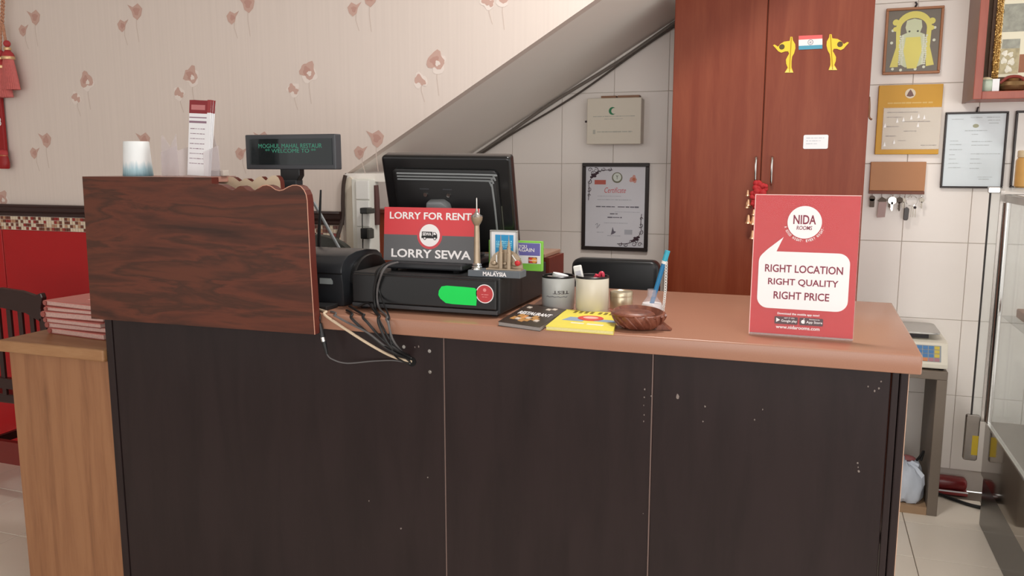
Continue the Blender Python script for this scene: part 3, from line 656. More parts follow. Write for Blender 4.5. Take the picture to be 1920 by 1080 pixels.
# framed tower card and green card sign standing behind the souvenir
yfz = 2.045
x0, z1 = XZ(918, 431, yfz); x1, z0 = XZ(970, 500, yfz)
t = T('tower_card_frame', 'small silver frame holding a blue picture of towers behind the souvenir', 'frame', ((x0 + x1) / 2, yfz, 1.157))
def ring(mb, X0, X1, Z0, Z1, wd, y0, y1):
    mb.box(X0, X1, y0, y1, Z1 - wd, Z1); mb.box(X0, X1, y0, y1, Z0, Z0 + wd); mb.box(X0, X0 + wd, y0, y1, Z0 + wd, Z1 - wd); mb.box(X1 - wd, X1, y0, y1, Z0 + wd, Z1 - wd); return mb
ring(MB(), x0, x1, 1.158, z1, .0045, yfz, yfz + .01).build('frame', M('frame_silver', (168, 168, 164), .3, .6), t, bevel=.001)
MB().box(x0 + .004, x1 - .004, yfz + .003, yfz + .008, 1.161, z1 - .004).build('card', PAPER, t)
a = XZ(928, 440, yfz); b = XZ(962, 490, yfz)
MB().box(a[0], b[0], yfz + .0022, yfz + .003, b[1], a[1]).build('picture', flat('picture_blue', (40, 150, 205), .4), t)
m = MB(); q = random.Random(4)
for r_ in range(4):
    for c_ in range(9):
        x = a[0] + .003 + c_ * (b[0] - a[0] - .006) / 9; z = a[1] - .019 - r_ * .0048; m.box(x, x + q.uniform(.002, .0045), yfz + .0017, yfz + .0022, z, z + q.uniform(.002, .0038))
m.build('picture_marks', flat('picture_pale', (150, 220, 236)), t)
ygz = 2.13
x0, z1 = XZ(916, 455, ygz); x1, z0 = XZ(1017, 500, ygz); z1 = XZ(1017, 453, ygz)[1]; 
t = T('card_payment_sign', 'green edged counter card with purple thank you panel and payment mark', 'sign', ((x0 + x1) / 2, ygz, 1.157))
GRN = flat('sign_green', (126, 196, 72), .4)
MB().box(x0, x1, ygz, ygz + .012, 1.1575, z1).build('holder', GRN, t, bevel=.002)
MB().box(x0 + .006, x1 - .005, ygz - .001, ygz + .001, z0 + .007, z1 - .005).build('card', PAPER, t)
zm = XZ(990, 479, ygz)[1]
MB().box(x0 + .006, x1 - .0065, ygz - .0016, ygz - .001, zm, z1 - .0055).build('purple_panel', flat('sign_purple', (112, 108, 178), .4), t)
k = (x1 - x0) / 101
m = MB(); c = XZ(968, 461.5, ygz); put_text(m, 'THANK YOU', c[0], c[1], 40 * k, 6 * k, ygz - .002, .015); m.build('lettering', WHITEP, t); m = MB(); c = XZ(974, 468, ygz); put_text(m, 'VISIT AGAIN', c[0], c[1], 56 * k, 6.5 * k, ygz - .002, .015); m.build('lettering', WHITEP, t); m = MB(); c = XZ(966, 474.5, ygz); put_text(m, 'PLS', c[0], c[1], 16 * k, 6 * k, ygz - .002, .015)
m.build('lettering', WHITEP, t)
m = MB(); c = XZ(973, 488, ygz); m.box(c[0] - .007, c[0] + .006, ygz - .0016, ygz - .001, c[1] - .007, c[1] + .006); m.build('green_mark', flat('mark_green', (70, 160, 70)), t)
c = XZ(999, 488, ygz)
MB().rrect(c[0] - .0125, c[0] + .0125, c[1] - .0085, c[1] + .0085, .001, ygz - .0014, ygz - .001).build('mark_plate', flat('mark_brown', (120, 70, 60)), t)
MB().disc(c[0] - .004, c[1], .0075, ygz - .0018, ygz - .0014, 18).build('mark_disc', flat('mark_red', (214, 60, 50)), t)
MB().disc(c[0] + .005, c[1], .0075, ygz - .0022, ygz - .0018, 18).build('mark_disc', flat('mark_orange', (232, 160, 60)), t)
m = MB(); put_text(m, 'MasterCard', c[0], c[1], .021, .004, ygz - .0024, .01); m.build('mark_lettering', WHITEP, t)

# wooden stand behind the till
REDWOOD3 = wood('dark_red_wood', [(.3, (78, 32, 26)), (.7, (104, 46, 36))], scale=(7, 7, .6), rough=.3, noise=2.5)
t = T('wooden_stand', 'dark red wooden stand behind the cash drawer on the worktop', 'stand', (-.8, 2.42, ZT))
MB().box(-1.15, -.728, 2.375, 2.395, ZT + .0005, 1.166).build('front', REDWOOD3, t)
MB().box(-.748, -.728, 2.395, 2.53, ZT + .0005, 1.166).build('end', REDWOOD3, t)
MB().box(-1.15, -1.13, 2.395, 2.53, ZT + .0005, 1.166).build('end', REDWOOD2, t)
MB().box(-1.155, -.74, 2.37, 2.535, 1.1665, 1.178).build('top', M('stand_top_tan', (150, 118, 100), .4), t, bevel=.002)

# magazines and books
DK = M('magazine_dark', (66, 54, 48), .3, var=.5, scale=40)
def slab(name, label, cat, c4, h, cover, pages, zz=ZT, grp=None):
    P = [atZ(u, v, zz) for u, v in c4]; cx = sum(p.x for p in P) / 4; cy = sum(p.y for p in P) / 4
    t = T(name, label, cat, (cx, cy, zz + .0004))
    if grp: t['group'] = grp
    pts = [(p.x, p.y) for p in P]; ins = [(cx + (p.x - cx) * .985, cy + (p.y - cy) * .985) for p in P]
    MB().prism(pts, zz + .0004, zz + .0014, 'z').build('back_cover', cover, t)
    MB().prism(ins, zz + .0015, zz + h - .0011, 'z').build('pages', pages, t)
    MB().prism(pts, zz + h - .001, zz + h, 'z').build('front_cover', cover, t)
    o, ex, ey = P[0], (P[1] - P[0]), (P[3] - P[0])
    return t, (lambda s, q: (o.x + ex.x * s + ey.x * q, o.y + ex.y * s + ey.y * q)), zz + h
def decal(t, f, z, name, mat, quads, up=0):
    m = MB()
    for i, q in enumerate(quads): m.prism([f(*p) for p in q], z + .0001, z + .0003 + up * .0004 + i * .00005, 'z')
    return m.build(name, mat, t)
def flat_text(t, f, z, s, s0, s1, q0, q1, mat, bold=.02):
    me = text_mesh(s, bold); xs = [v.co.x for v in me.vertices]; ys = [v.co.y for v in me.vertices]; a, b, c, d = min(xs), max(xs), min(ys), max(ys)
    m = MB(); o = 0; m.v = [(*f(s0 + (s1 - s0) * (v.co.x - a) / (b - a), q0 + (q1 - q0) * (v.co.y - c) / (d - c)), z + (.0008 if v.co.z > 0 else .0002)) for v in me.vertices]
    for p in me.polygons: m.face(list(p.vertices))
    bpy.data.meshes.remove(me); return m.build('lettering', mat, t)
t, f, z = slab('magazine', 'dark food magazine lying beside the cash drawer with white lettering', 'magazine', ((934, 611), (1012, 622), (1062, 588), (990, 577)), .011, DK, M('page_edge_grey', (150, 142, 138), .6, var=.15, scale=300))
q = random.Random(11)
decal(t, f, z, 'food_picture', M('food_gold', (190, 140, 84), .4, var=.5, scale=90), [[(a, b), (a + .12, b - .02), (a + .16, b + .1), (a + .03, b + .13)] for a, b in ((.12, .2), (.3, .24), (.46, .18), (.62, .24), (.2, .34), (.55, .33), (.36, .14))], 0)
decal(t, f, z, 'pale_picture', M('food_white', (214, 200, 186), .4, var=.2, scale=90), [[(a, b), (a + .1, b - .02), (a + .12, b + .06), (a + .02, b + .07)] for a, b in ((.25, .2), (.45, .28), (.7, .2), (.12, .78), (.62, .78), (.75, .82))], 3)
flat_text(t, f, z, 'RESTAURANT', .12, .92, .46, .6, WHITEP)
MB().box(*sorted((f(.35, .3)[0], f(.43, .3)[0])), *sorted((f(.35, .3)[1], f(.4, .42)[1])), z + .0003, z + .0007).build('ring_picture', flat('onion', (220, 150, 90)), t)
t2, f2, z2 = slab('leaflet', 'thin brown leaflet under the grey mug at the back', 'leaflet', ((1000, 574), (1030, 577), (1052, 560), (1022, 558)), .004, M('leaflet_brown', (110, 84, 74), .4, var=.4, scale=60), PAPER)
YB = M('book_yellow', (232, 216, 84), .4, var=.04)
t, f, z = slab('directory', 'thick yellow covered directory lying in front of the mugs', 'book', ((1023, 619), (1150, 628.5), (1160, 594), (1062, 587)), .010, YB, M('page_edge_cream', (226, 214, 150), .6, var=.1, scale=300))
decal(t, f, z, 'red_picture', flat('book_red', (206, 60, 56)), [[(.52 + .2 * math.cos(2 * math.pi * k / 16), .56 + .14 * math.sin(2 * math.pi * k / 16)) for k in range(16)]], 2)
decal(t, f, z, 'face_picture', flat('book_pink', (232, 180, 170)), [[(.52 + .12 * math.cos(2 * math.pi * k / 16), .57 + .06 * math.sin(2 * math.pi * k / 16)) for k in range(16)]], 4)
decal(t, f, z, 'blue_picture', flat('book_blue', (140, 160, 184)), [[(.12, .38), (.44, .36), (.48, .56), (.2, .58)], [(.6, .42), (.95, .40), (.95, .52), (.64, .54)]])
decal(t, f, z, 'white_picture', flat('book_white', (240, 232, 214)), [[(.3, .24), (.5, .23), (.5, .27), (.3, .28)], [(.55, .22), (.8, .2), (.8, .25), (.55, .27)]], 1)
decal(t, f, z, 'title_marks', flat('book_ink', (120, 100, 30)), [[(s, .82), (s + .05, .82), (s + .06, .94), (s + .01, .94)] for s in (.16, .25, .34, .43, .56, .65, .74, .83)])

# mugs
def mug(name, label, u0, u1, vtop, vb, mat, y):
    xa, _ = XZ(u0, 560, y); xb, _ = XZ(u1, 560, y); cx = (xa + xb) / 2; r = (xb - xa) / 2 * .985
    h = XZ((u0 + u1) / 2, vtop, y)[1] - ZT
    t = T(name, label, 'mug', (cx, y, ZT))
    MB().lathe([(r * .93, .0005), (r * .97, .004), (r * .97, .012), (r, .014), (r, h - .002), (r - .0015, h), (r - .004, h - .002), (r - .004, .01), (.0005, .008)], cx, y, ZT, 40).build('body', mat, t, smooth=True)
    MB().lathe([(r + .0003, h - .0045), (r + .0003, h - .0005), (r - .0015, h + .0012), (r - .0042, h - .0005), (r - .0042, h - .02)], cx, y, ZT, 40).build('rim', flat('mug_rim', (26, 24, 26), .3), t, smooth=True)
    a0 = R(105)
    hp_ = [(cx + (r + d) * math.cos(a0), y + (r + d) * math.sin(a0), ZT + zz) for d, zz in ((-.002, h * .78), (.022, h * .75), (.03, h * .5), (.02, h * .25), (-.002, h * .22))]
    MB().tube(hp_, .005, 8, 5).build('handle', mat, t, smooth=True)
    return t, cx, r, h
MG1 = M('mug_grey_glaze', (176, 178, 176), .25, var=.05, scale=12); MG2 = M('mug_cream_glaze', (206, 200, 184), .25, var=.04, scale=12)
t, cx, r, h = mug('mug', 'grey glazed mug with upside down lettering, holding papers', 1017, 1077, 516, 582, MG1, 2.155)
def wrap_print(t, cx, cy, r, s, ang, zc, width, height, mat, flipd=180):
    m = MB(); put_text(m, s, 0, 0, width, height, 0, .01, rotd=flipd, th=.0008)
    o = []
    for x, y_, z_ in m.v:
        a = ang + x / r; rr_ = r + .0003 - y_; o.append((cx + rr_ * math.cos(a), cy + rr_ * math.sin(a), zc + z_))
    m.v = o; return m.build('lettering', mat, t)
wrap_print(t, cx, 2.155, r, 'TEST', R(-64), ZT + .050, .045, .009, INK); wrap_print(t, cx, 2.155, r, '~~~~', R(-80), ZT + .038, .06, .004, flat('ink_mid', (120, 120, 122)), 0)
pp = T('rolled_paper', 'folded white paper slips inside the grey mug', 'paper', (cx, 2.155, ZT + .02))
MB().tube([(cx - .01, 2.155, ZT + .02), (cx + .005, 2.16, ZT + h + .003)], .022, 14, 1).build('roll', PAPER, pp, smooth=True)
MB().box(cx - .03, cx - .005, 2.15, 2.153, ZT + .02, ZT + h - .002).build('slip', flat('slip_pink', (226, 206, 204)), pp)
t, cx, r, h = mug('mug', 'plain cream mug holding a white marker and red clips', 1080, 1141, 517, 588, MG2, 2.118)
mk = T('correction_pen', 'white correction pen standing in the cream mug', 'pen', (cx - .02, 2.118, ZT + .02))
MB().box(-.011, .011, -.006, .006, 0, h + .008).build('barrel', WHITE, mk, local=True, bevel=.003, rot=(0, R(-12), 0)); MB().box(-.008, .008, -.0065, -.0055, h - .018, h - .006).build('marking', INKL, mk, local=True, rot=(0, R(-12), 0))
RC = flat('clip_red', (200, 54, 78), .35)
for i, (dx, lb) in enumerate(((.005, 'red pen cap lying across the cream mug'), (.022, 'pink red clip at the right of the cream mug'))):
    o = MB(); 
    if i == 0: o.tube([(cx - .004, 2.118, ZT + h - .03), (cx + .014, 2.112, ZT + h + .004)], .0055, 10, 1)
    else: o.tube([(cx + .018, 2.116, ZT + h - .03), (cx + .02, 2.116, ZT + h + .004), (cx + .028, 2.116, ZT + h + .009), (cx + .03, 2.116, ZT + h - .004)], .0042, 8, 4)
    o = o.build('red_clip' if i else 'red_pen', RC, None, smooth=True); tag(o, lb, 'stationery')

# brass tin
y = 2.19; xa, _ = XZ(1144, 565, y); xb, _ = XZ(1186, 565, y); cx = (xa + xb) / 2; r = (xb - xa) / 2; h = XZ(1165, 546, y)[1] - ZT
t = T('metal_tin', 'small shiny metal tin with lid behind the wooden bowl', 'tin', (cx, y, ZT))
BR = M('tin_metal', (198, 186, 160), .3, .75)
MB().lathe([(r * .97, .0005), (r, .002), (r, h - .014), (r * .985, h - .013)], cx, y, ZT, 32).build('can', BR, t, smooth=True)
MB().lathe([(r * 1.01, h - .013), (r * 1.01, h - .002), (r * .97, h), (r * .9, h - .002), (.0005, h - .002)], cx, y, ZT, 32).build('lid', BR, t, smooth=True)

# carved wooden bowl
BW = wood('carved_wood', [(.35, (80, 40, 28)), (.6, (112, 62, 46)), (.8, (140, 86, 66))], scale=(14, 14, 4), rough=.4, noise=3)
xa, _ = XZ(1150, 600, 1.945); xb, _ = XZ(1246, 600, 1.945); cx, cy, r = (xa + xb) / 2, 1.945, (xb - xa) / 2
t = T('wooden_bowl', 'small carved dark wooden shell bowl near the front edge of the worktop', 'bowl', (cx, cy, ZT))
m = MB(); n = 40; prof = [(.0005, .0005), (.5, .0005), (.62, .003), (.82, .014), (.96, .03), (1.0, .042), (.93, .044), (.9, .041), (.75, .026), (.5, .016), (.0005, .014)]
o = len(m.v); L = len(prof)
for i in range(n):
    a = 2 * math.pi * i / n
    for kx, (rr_, zz) in enumerate(prof):
        fl_ = 1 + (.075 * (1 if math.sin(a * 10 + zz * 90) > .0 else 0) if 2 <= kx <= 4 else 0)
        lift = .006 * math.cos(a - R(115)) * (1 if kx in (5, 6, 7) else 0)
        m.v.append((cx + r * rr_ * fl_ * math.cos(a), cy + r * .82 * rr_ * fl_ * math.sin(a), ZT + zz + lift))
for i in range(n):
    j = (i + 1) % n
    for kx in range(L - 1): m.face([i * L + kx, j * L + kx, j * L + kx + 1, i * L + kx + 1])
m.build('shell', BW, t, smooth=True)
for i in range(16):
    a = 2 * math.pi * i / 16
    pts = [(cx + r * rr_ * 1.06 * math.cos(a + da), cy + r * .82 * rr_ * 1.06 * math.sin(a + da), ZT + zz) for rr_, zz, da in ((.97, .037, 0), (.93, .028, .14), (.82, .016, .3), (.66, .006, .46))]
    MB().tube(pts, .0042, 6, 3, r1=.0022).build('carved_rib', BW, t, smooth=True)
MB().prism([(cx - r - .012, ZT + .046), (cx - r + .012, ZT + .036), (cx - r + .02, ZT + .028), (cx - r + .004, ZT + .03)], cy - .01, cy + .012).build('tip', BW, t, bevel=.002)
MB().ball((cx - .012, cy - .012, ZT + .038), r * .86, 24, 10, (1, .8, .2)).build('lid', BW, t, smooth=True)
MB().prism([(cx + r - .01, ZT + .02), (cx + r + .016, ZT + .002), (cx + r - .02, ZT + .0005)], cy - .005, cy + .02).build('heel', BW, t)

# counter pen: clear stand with label, blue pen, white chain
y = 2.06; cx, _ = XZ(1222, 585, y)
t = T('pen_stand', 'clear domed pen stand with a white label behind the wooden bowl', 'pen stand', (cx, y, ZT))
MB().lathe([(.027, .0005), (.0285, .02), (.0285, .032), (.024, .046), (.017, .055), (.0125, .062), (.0125, .08), (.0105, .08), (.0105, .062)], cx, y, ZT, 28).build('dome', ACRYL, t, smooth=True)
MB().lathe([(.0272, .014), (.0278, .02), (.0278, .032), (.0235, .045)], cx, y, ZT, 28).build('label_band', WHITEP, t, smooth=True)
MB().prism([(cx - .002 + .008 * math.cos(2 * math.pi * k / 14), ZT + .036 + .0045 * math.sin(2 * math.pi * k / 14)) for k in range(14)], y - .0292, y - .025).build('label_mark', flat('label_gold', (170, 140, 80)), t)
p0 = atY(1226, 556, y); p1 = atY(1252, 470, y)
pe = T('blue_pen', 'blue ballpoint pen standing in the clear pen stand', 'pen', p0)
PB = flat('pen_blue', (38, 122, 172), .25); d = (p1 - p0)
MB().tube([p0 - d * .22, p0, p0 + d * .72], .0058, 12, 1).build('barrel', PB, pe, smooth=True)
MB().tube([p0 + d * .72, p0 + d * .78], .0066, 12, 1).build('ring', WHITE, pe)
MB().tube([p0 + d * .78, p1], .0066, 12, 1).build('cap', flat('pen_cyan', (60, 170, 196), .25), pe, smooth=True)
m = MB(); a = p0 + d * .74 + Vector((.006, -.004, 0)); e = atY(1243, 582, y - .015)
N = 20; link = None
ch = T('bead_chain', 'white plastic chain hanging from the blue pen', 'chain', (e.x, e.y, ZT))
for i in range(N):
    s_ = i / (N - 1); p = a.lerp(e, s_) + Vector((.002 * math.sin(s_ * 3), 0, -.006 * math.sin(math.pi * s_)))
    if link is None:
        m = MB()
        for kx in range(10):
            A = 2 * math.pi * kx / 10; B = 2 * math.pi * (kx + 1) / 10
            m.tube([(.0028 * math.cos(A), 0, .0042 * math.sin(A)), (.0028 * math.cos(B), 0, .0042 * math.sin(B))], .0010, 5, 1)
        link = m.build('chain_link', WHITE, ch, local=False, loc=p)
    else: dup(link, ch, p).rotation_euler = (0, 0, R(35 if i % 2 else -20))

# NIDA ROOMS acrylic sign
t = T('promotion_sign', 'red acrylic counter sign reading NIDA ROOMS, RIGHT LOCATION RIGHT QUALITY RIGHT PRICE', 'sign', (-.003, 1.955, ZT + .0035), (R(-3), 0, R(-1.2)))
W_, H_ = .222, .32
MB().box(-W_ / 2 - .001, W_ / 2 + .001, -.0016, .0, 0, H_ + .001).build('front_sheet', FILM, t, local=True)
MB().box(-W_ / 2 - .001, W_ / 2 + .001, .0022, .0036, 0, H_ + .001).build('back_sheet', FILM, t, local=True)
MB().box(-W_ / 2, W_ / 2, -.0002, .0020, .004, H_).build('poster', REDP, t, local=True)
MB().prism([(-.002, .0), (.0036, -.003), (.085, -.001), (.085, .002), (.005, .001), (.002, .006)], -W_ / 2, W_ / 2, 'x').build('foot_sheet', ACRYL, t, local=True)
m = MB(); m.box(-W_ / 2 - .0012, -W_ / 2 + .0004, -.0022, .0038, 0, H_); m.box(-W_ / 2 - .001, W_ / 2 + .001, -.0022, .0038, H_, H_ + .0016); m.build('edge_line', flat('acrylic_edge', (238, 190, 184), .2), t, local=True)
yP = -.0022
cz = H_ * .813; cx = -.003
rd = MB().disc(cx, cz, .0365, yP, yP + .0006, 40).build('roundel', WHITEP, t, local=True)
b = MB(); bx0, bx1, bz0, bz1 = -.0975, .0965, H_ * .196, H_ * .603
pts = []
for ccx, ccz, a0 in ((bx1 - .024, bz1 - .024, 0), (bx0 + .024, bz1 - .024, 90), (bx0 + .024, bz0 + .024, 180), (bx1 - .024, bz0 + .024, 270)):
    if a0 == 90: pts += [(-.060, bz1), (-.046, bz1 + .033), (-.080, bz1 + .004)]
    for k in range(7):
        if a0 == 90 and k < 3: continue
        a = R(a0 + 15 * k); pts.append((ccx + .024 * math.cos(a), ccz + .024 * math.sin(a)))
b.prism(pts, yP, yP + .0006)
b.build('speech_bubble', WHITEP, t, local=True)
PL = flat('print_plum', (132, 44, 66), .5)
m = MB(); put_text(m, 'NIDA', cx, cz + .006, .048, .0205, yP - .0003, .018); m.build('lettering', PL, t, local=True)
m = MB(); put_text(m, 'ROOMS', cx, cz - .0125, .033, .009, yP - .0003, .008, .12); m.build('lettering', PL, t, local=True)
for s_, f_, wd in (('RIGHT LOCATION', .483, .166), ('RIGHT QUALITY', .385, .150), ('RIGHT PRICE', .292, .119)):
    m = MB(); put_text(m, s_, .0 if f_ > .3 else -.002, H_ * f_, wd, .0175, yP - .0003, .014); m.build('lettering', PL, t, local=True)
m = MB(); s_ = 'A GOOD NIGHT. EVERY NIGHT.'; n = len(s_)
for i, chh in enumerate(s_):
    if chh == ' ': continue
    a = R(196 + (344 - 196) * i / (n - 1)); rr_ = .0415
    put_text(m, chh, cx + rr_ * math.cos(a), cz + rr_ * math.sin(a), .0034 if chh not in '.I' else .0012, .0058 if chh != '.' else .0012, yP + .0002, .02, rotd=-(math.degrees(a) - 270))
m.build('lettering', WHITEP, t, local=True); m = MB(); put_text(m, 'Download the mobile app now!', -.006, H_ * .160, .090, .0065, yP + .0002, .02); m.build('lettering', WHITEP, t, local=True); m = MB(); put_text(m, 'www.nidarooms.com', -.006, H_ * .066, .094, .0078, yP + .0002, .015)
m.build('lettering', WHITEP, t, local=True)
BD = flat('badge_grey', (88, 66, 70), .4)
for bx, a_, b_ in ((-.031, 'GET IT ON', 'Google play'), (.023, 'Download on the', 'App Store')):
    bb = MB().rrect(bx - .0255, bx + .0245, H_ * .115 - .009, H_ * .115 + .008, .002, yP, yP + .0006).build('badge', BD, t, local=True)
    m = MB(); put_text(m, b_, bx + .006, H_ * .115 - .002, .034, .0072, yP - .0003, .01); put_text(m, a_, bx + .006, H_ * .115 + .0052, .022, .0026, yP - .0003, .01)
    if bx < 0: m.prism([(bx - .022, H_ * .115 - .005), (bx - .022, H_ * .115 + .005), (bx - .0135, H_ * .115)], yP - .0005, yP)
    else:
        ax, az = bx - .0175, H_ * .115 - .0005
        m.prism([(ax + .0047 * math.cos(2 * math.pi * k / 16) * (1 if math.cos(2 * math.pi * k / 16) < .8 else .7), az - .0006 + .0044 * math.sin(2 * math.pi * k / 16)) for k in range(16)], yP - .0005, yP)
        m.prism([(ax, az + .0042), (ax + .0004, az + .0062), (ax + .0024, az + .0074), (ax + .002, az + .005)], yP - .0005, yP)
    m.build('badge_lettering', WHITEP, t, local=True)

# cables hanging over the worktop edge
CB = flat('cable_black', (30, 30, 31), .4); CW = flat('cable_white', (206, 186, 160), .5); CG = flat('cable_grey', (92, 90, 90), .4)
def edge_v(u): return 588.5 + .0705 * (u - 600)
def cbl(pts, r, mat, label, extra=None):
    P = []; YH = 1.852
    for i, (u, v, y_) in enumerate(pts):
        if i:
            u0, v0, _ = pts[i - 1]; d0 = v0 - edge_v(u0); d1 = v - edge_v(u)
            if d0 < 0 < d1:
                k_ = d0 / (d0 - d1); e = atZ(u0 + (u - u0) * k_, edge_v(u0 + (u - u0) * k_), ZT)
                P.append(Vector((e.x, 1.866, ZT + r + .001))); P.append(Vector((e.x + .002, 1.860 - r, ZT - .002)))
        if v < edge_v(u):
            p = atZ(u, v, ZT + r + .0008)
            if p.y < 1.872: p = Vector((p.x, 1.872, ZT + r + .0008))
            if p.y > 1.944 - r or y_ > 2: p = atY(u, v, 2.0 if y_ > 2 else 1.944 - r)
            if p.z < ZT + r: p.z = ZT + r + .0008
        else:
            p = atY(u, v, YH - (r if y_ >= 1.853 else 3 * r))
            if y_ > 1.865 and p.z < 1.0: p = atY(u, v, y_ if i == len(pts) - 1 else min(y_, 1.885))
        P.append(p)
    o = MB().tube(P, r, 8, 6).build('cable', mat, None, smooth=True); tag(o, label, 'cable', 'cables in front of the cash drawer'); return o
YF = 1.853
cbl([(597, 580, 1.90), (604, 586, 1.86), (640, 612, YF), (690, 644, YF), (735, 668, 1.87), (772, 678, 1.9)], .0036, CW, 'cream white cable crossing below the black cables')
cbl([(655, 574, 1.935), (676, 590, 1.89), (690, 606, YF), (715, 634, YF), (745, 656, YF + .01), (768, 668, 1.9)], .0034, CB, 'black cable coming from under the receipt printer to the hole')
cbl([(650, 582, 1.93), (662, 600, 1.88), (684, 620, YF), (715, 645, YF), (740, 662, YF + .01), (770, 674, 1.9)], .0036, CB, 'lower black cable looping under the printer cable')
cbl([(620, 584, 1.90), (628, 592, 1.87), (650, 604, YF), (690, 624, YF - .004), (725, 650, YF), (771, 671, 1.9)], .0026, CG, 'thin dark cable starting nearest the walnut screen')
cbl([(672, 575, 1.935), (690, 568, 1.93), (705, 588, 1.88), (718, 614, YF), (736, 644, YF), (770, 680, 1.897)], .0028, CB, 'black cable curling up in a small loop under the drawer')
cbl([(741, 492, 2.04), (716, 500, 1.937), (702, 540, 1.93), (704, 580, 1.90), (712, 612, YF - .004), (732, 650, YF - .002), (769, 670, 1.897)], .0036, CB, 'thick black cable dropping from the terminal base in front of the drawer')
cbl([(746, 492, 2.04), (722, 502, 1.934), (708, 540, 1.928), (710, 575, 1.90), (728, 606, YF - .004), (738, 640, YF), (768, 676, 1.897)], .003, CG, 'grey cable hanging beside the thick black one')
cbl([(738, 491, 2.04), (712, 502, 1.930), (704, 520, 1.928), (716, 560, 1.915), (730, 610, YF - .006), (735, 655, YF - .003), (746, 672, 1.87), (766, 682, 1.897)], .0024, CB, 'slim black cable bowing out furthest right in front of the drawer')
t = T('power_adapter_lead', 'black plug joint with a thin lead hanging from the worktop edge', 'cable', atY(606, 640, YF), (0, 0, 0))
P = [atY(u, v, YF) for u, v in ((600, 592), (600, 606), (605, 632), (613, 664))]
MB().tube([atY(598, 582, 1.89), P[0], P[1]], .002, 8, 5).build('lead', CB, t)
MB().tube([P[1], P[2]], .0052, 10, 1, r1=.008).build('socket', CB, t, smooth=True)
MB().tube([P[2], P[2].lerp(P[3], .25)], .0068, 10, 1).build('collar', CHROME, t, smooth=True)
MB().tube([P[2].lerp(P[3], .25), P[3]], .0068, 10, 1, r1=.0036).build('plug', CB, t, smooth=True)
MB().tube([P[3], atY(622, 673, YF), atY(650, 681, YF + .01), (atY(700, 677, 1.88)), atY(740, 676, 1.89), atY(770, 682, 1.9)], .0019, 8, 6).build('lead', CG, t, smooth=True)
# ------------------------------------------------------------------ behind the counter
# swivel chair
t = T('office_chair', 'black leather office chair behind the counter, only its back showing', 'chair', (-.63, 2.95, 0))
x0, z1 = XZ(1071, 484, 2.9); x1, _ = XZ(1235, 484, 2.9)
MB().rrect(x0, x1, .62, z1, .03, 2.9, 2.965).build('backrest', LEATHER, t, bevel=.014, seg=3, smooth=True)
MB().box(x0 + .02, x1 - .02, 2.96, 3.36, .44, .52).build('seat', LEATHER, t, bevel=.03, seg=3, smooth=True)
MB().prism([(2.92, .3), (2.95, .3), (2.95, .7), (2.92, .7)], -.68, -.62, 'x').build('back_bracket', BLACK, t)
MB().tube([(-.65, 3.15, .06), (-.65, 3.15, .44)], .03, 12, 1).build('column', BLACK, t)
for k in range(5):
    a = 2 * math.pi * k / 5 + .3
    lg = MB().tube([(-.65, 3.15, .09), (-.65 + .24 * math.cos(a), 3.15 + .24 * math.sin(a), .065)], .022, 8, 1, r1=.014).build('base_arm', BLACK, t)
    MB().ball((-.65 + .24 * math.cos(a), 3.15 + .24 * math.sin(a), .0275), .027, 10, 6, (.7, 1, 1)).build('castor', BLACK, lg)
# first aid box
YA = 3.90
x0, z1 = XZ(1101, 186, YA); x1, z0 = XZ(1201, 270, YA); z1 = XZ(1150, 183.5, YA)[1]; 
t = T('first_aid_box', 'cream metal first aid box with a green crescent on the tiled wall', 'first aid box', ((x0 + x1) / 2, 3.95, z0))
CREAM = M('box_cream', (214, 206, 190), .4, var=.02)
MB().box(x0 + .004, x1 - .004, YA + .012, 3.994, z0 + .003, z1 - .003).build('case', CREAM, t, bevel=.003)
dd = MB().box(x0, x1, YA, YA + .0115, z0, z1).build('door', CREAM, t, bevel=.003)
cxx, czz = XZ(1148.5, 208, YA)
pts = [(cxx + .018 * math.cos(R(a)), czz + .018 * math.sin(R(a))) for a in range(50, 311, 13)] + [(cxx + .0075 + .0135 * math.cos(R(a)), czz + .0135 * math.sin(R(a))) for a in range(300, 59, -13)]
MB().prism(pts, YA - .0006, YA).build('crescent', flat('crescent_green', (36, 120, 76)), dd)
m = MB(); scribble(m, x0 + .03, x1 - .03, XZ(1150, 218, YA)[1], YA - .0002, .004, 5, .1); scribble(m, x0 + .085, x1 - .085, XZ(1150, 223, YA)[1], YA - .0002, .003, 6, .1)
scribble(m, x0 + .05, x1 - .04, XZ(1150, 247, YA)[1], YA - .0002, .006, 7, .1); m.box(x0 + .03, x0 + .042, YA - .0005, YA, XZ(1150, 251, YA)[1], XZ(1150, 243, YA)[1])
m.build('print_lines', flat('print_grey', (178, 176, 164)), dd)
MB().tube([(x0 - .002, YA + .006, (z0 + z1) / 2), (x0 - .010, YA + .006, (z0 + z1) / 2)], .005, 8, 1).build('latch', INK, dd)
for i, (ua, ub, lb) in enumerate(((1126, 1154, 'brown wood strip lying left on top of the first aid box'), (1157, 1198, 'brown wood strip lying right on top of the first aid box'))):
    xa, _ = XZ(ua, 181, YA); xb, _ = XZ(ub, 181, YA)
    o = MB().box(xa, xb, YA + .01, YA + .05, z1 + .0005, z1 + .011).build('wood_strip', M('strip_brown', (140, 104, 80), .6), None, bevel=.001); tag(o, lb, 'strip')
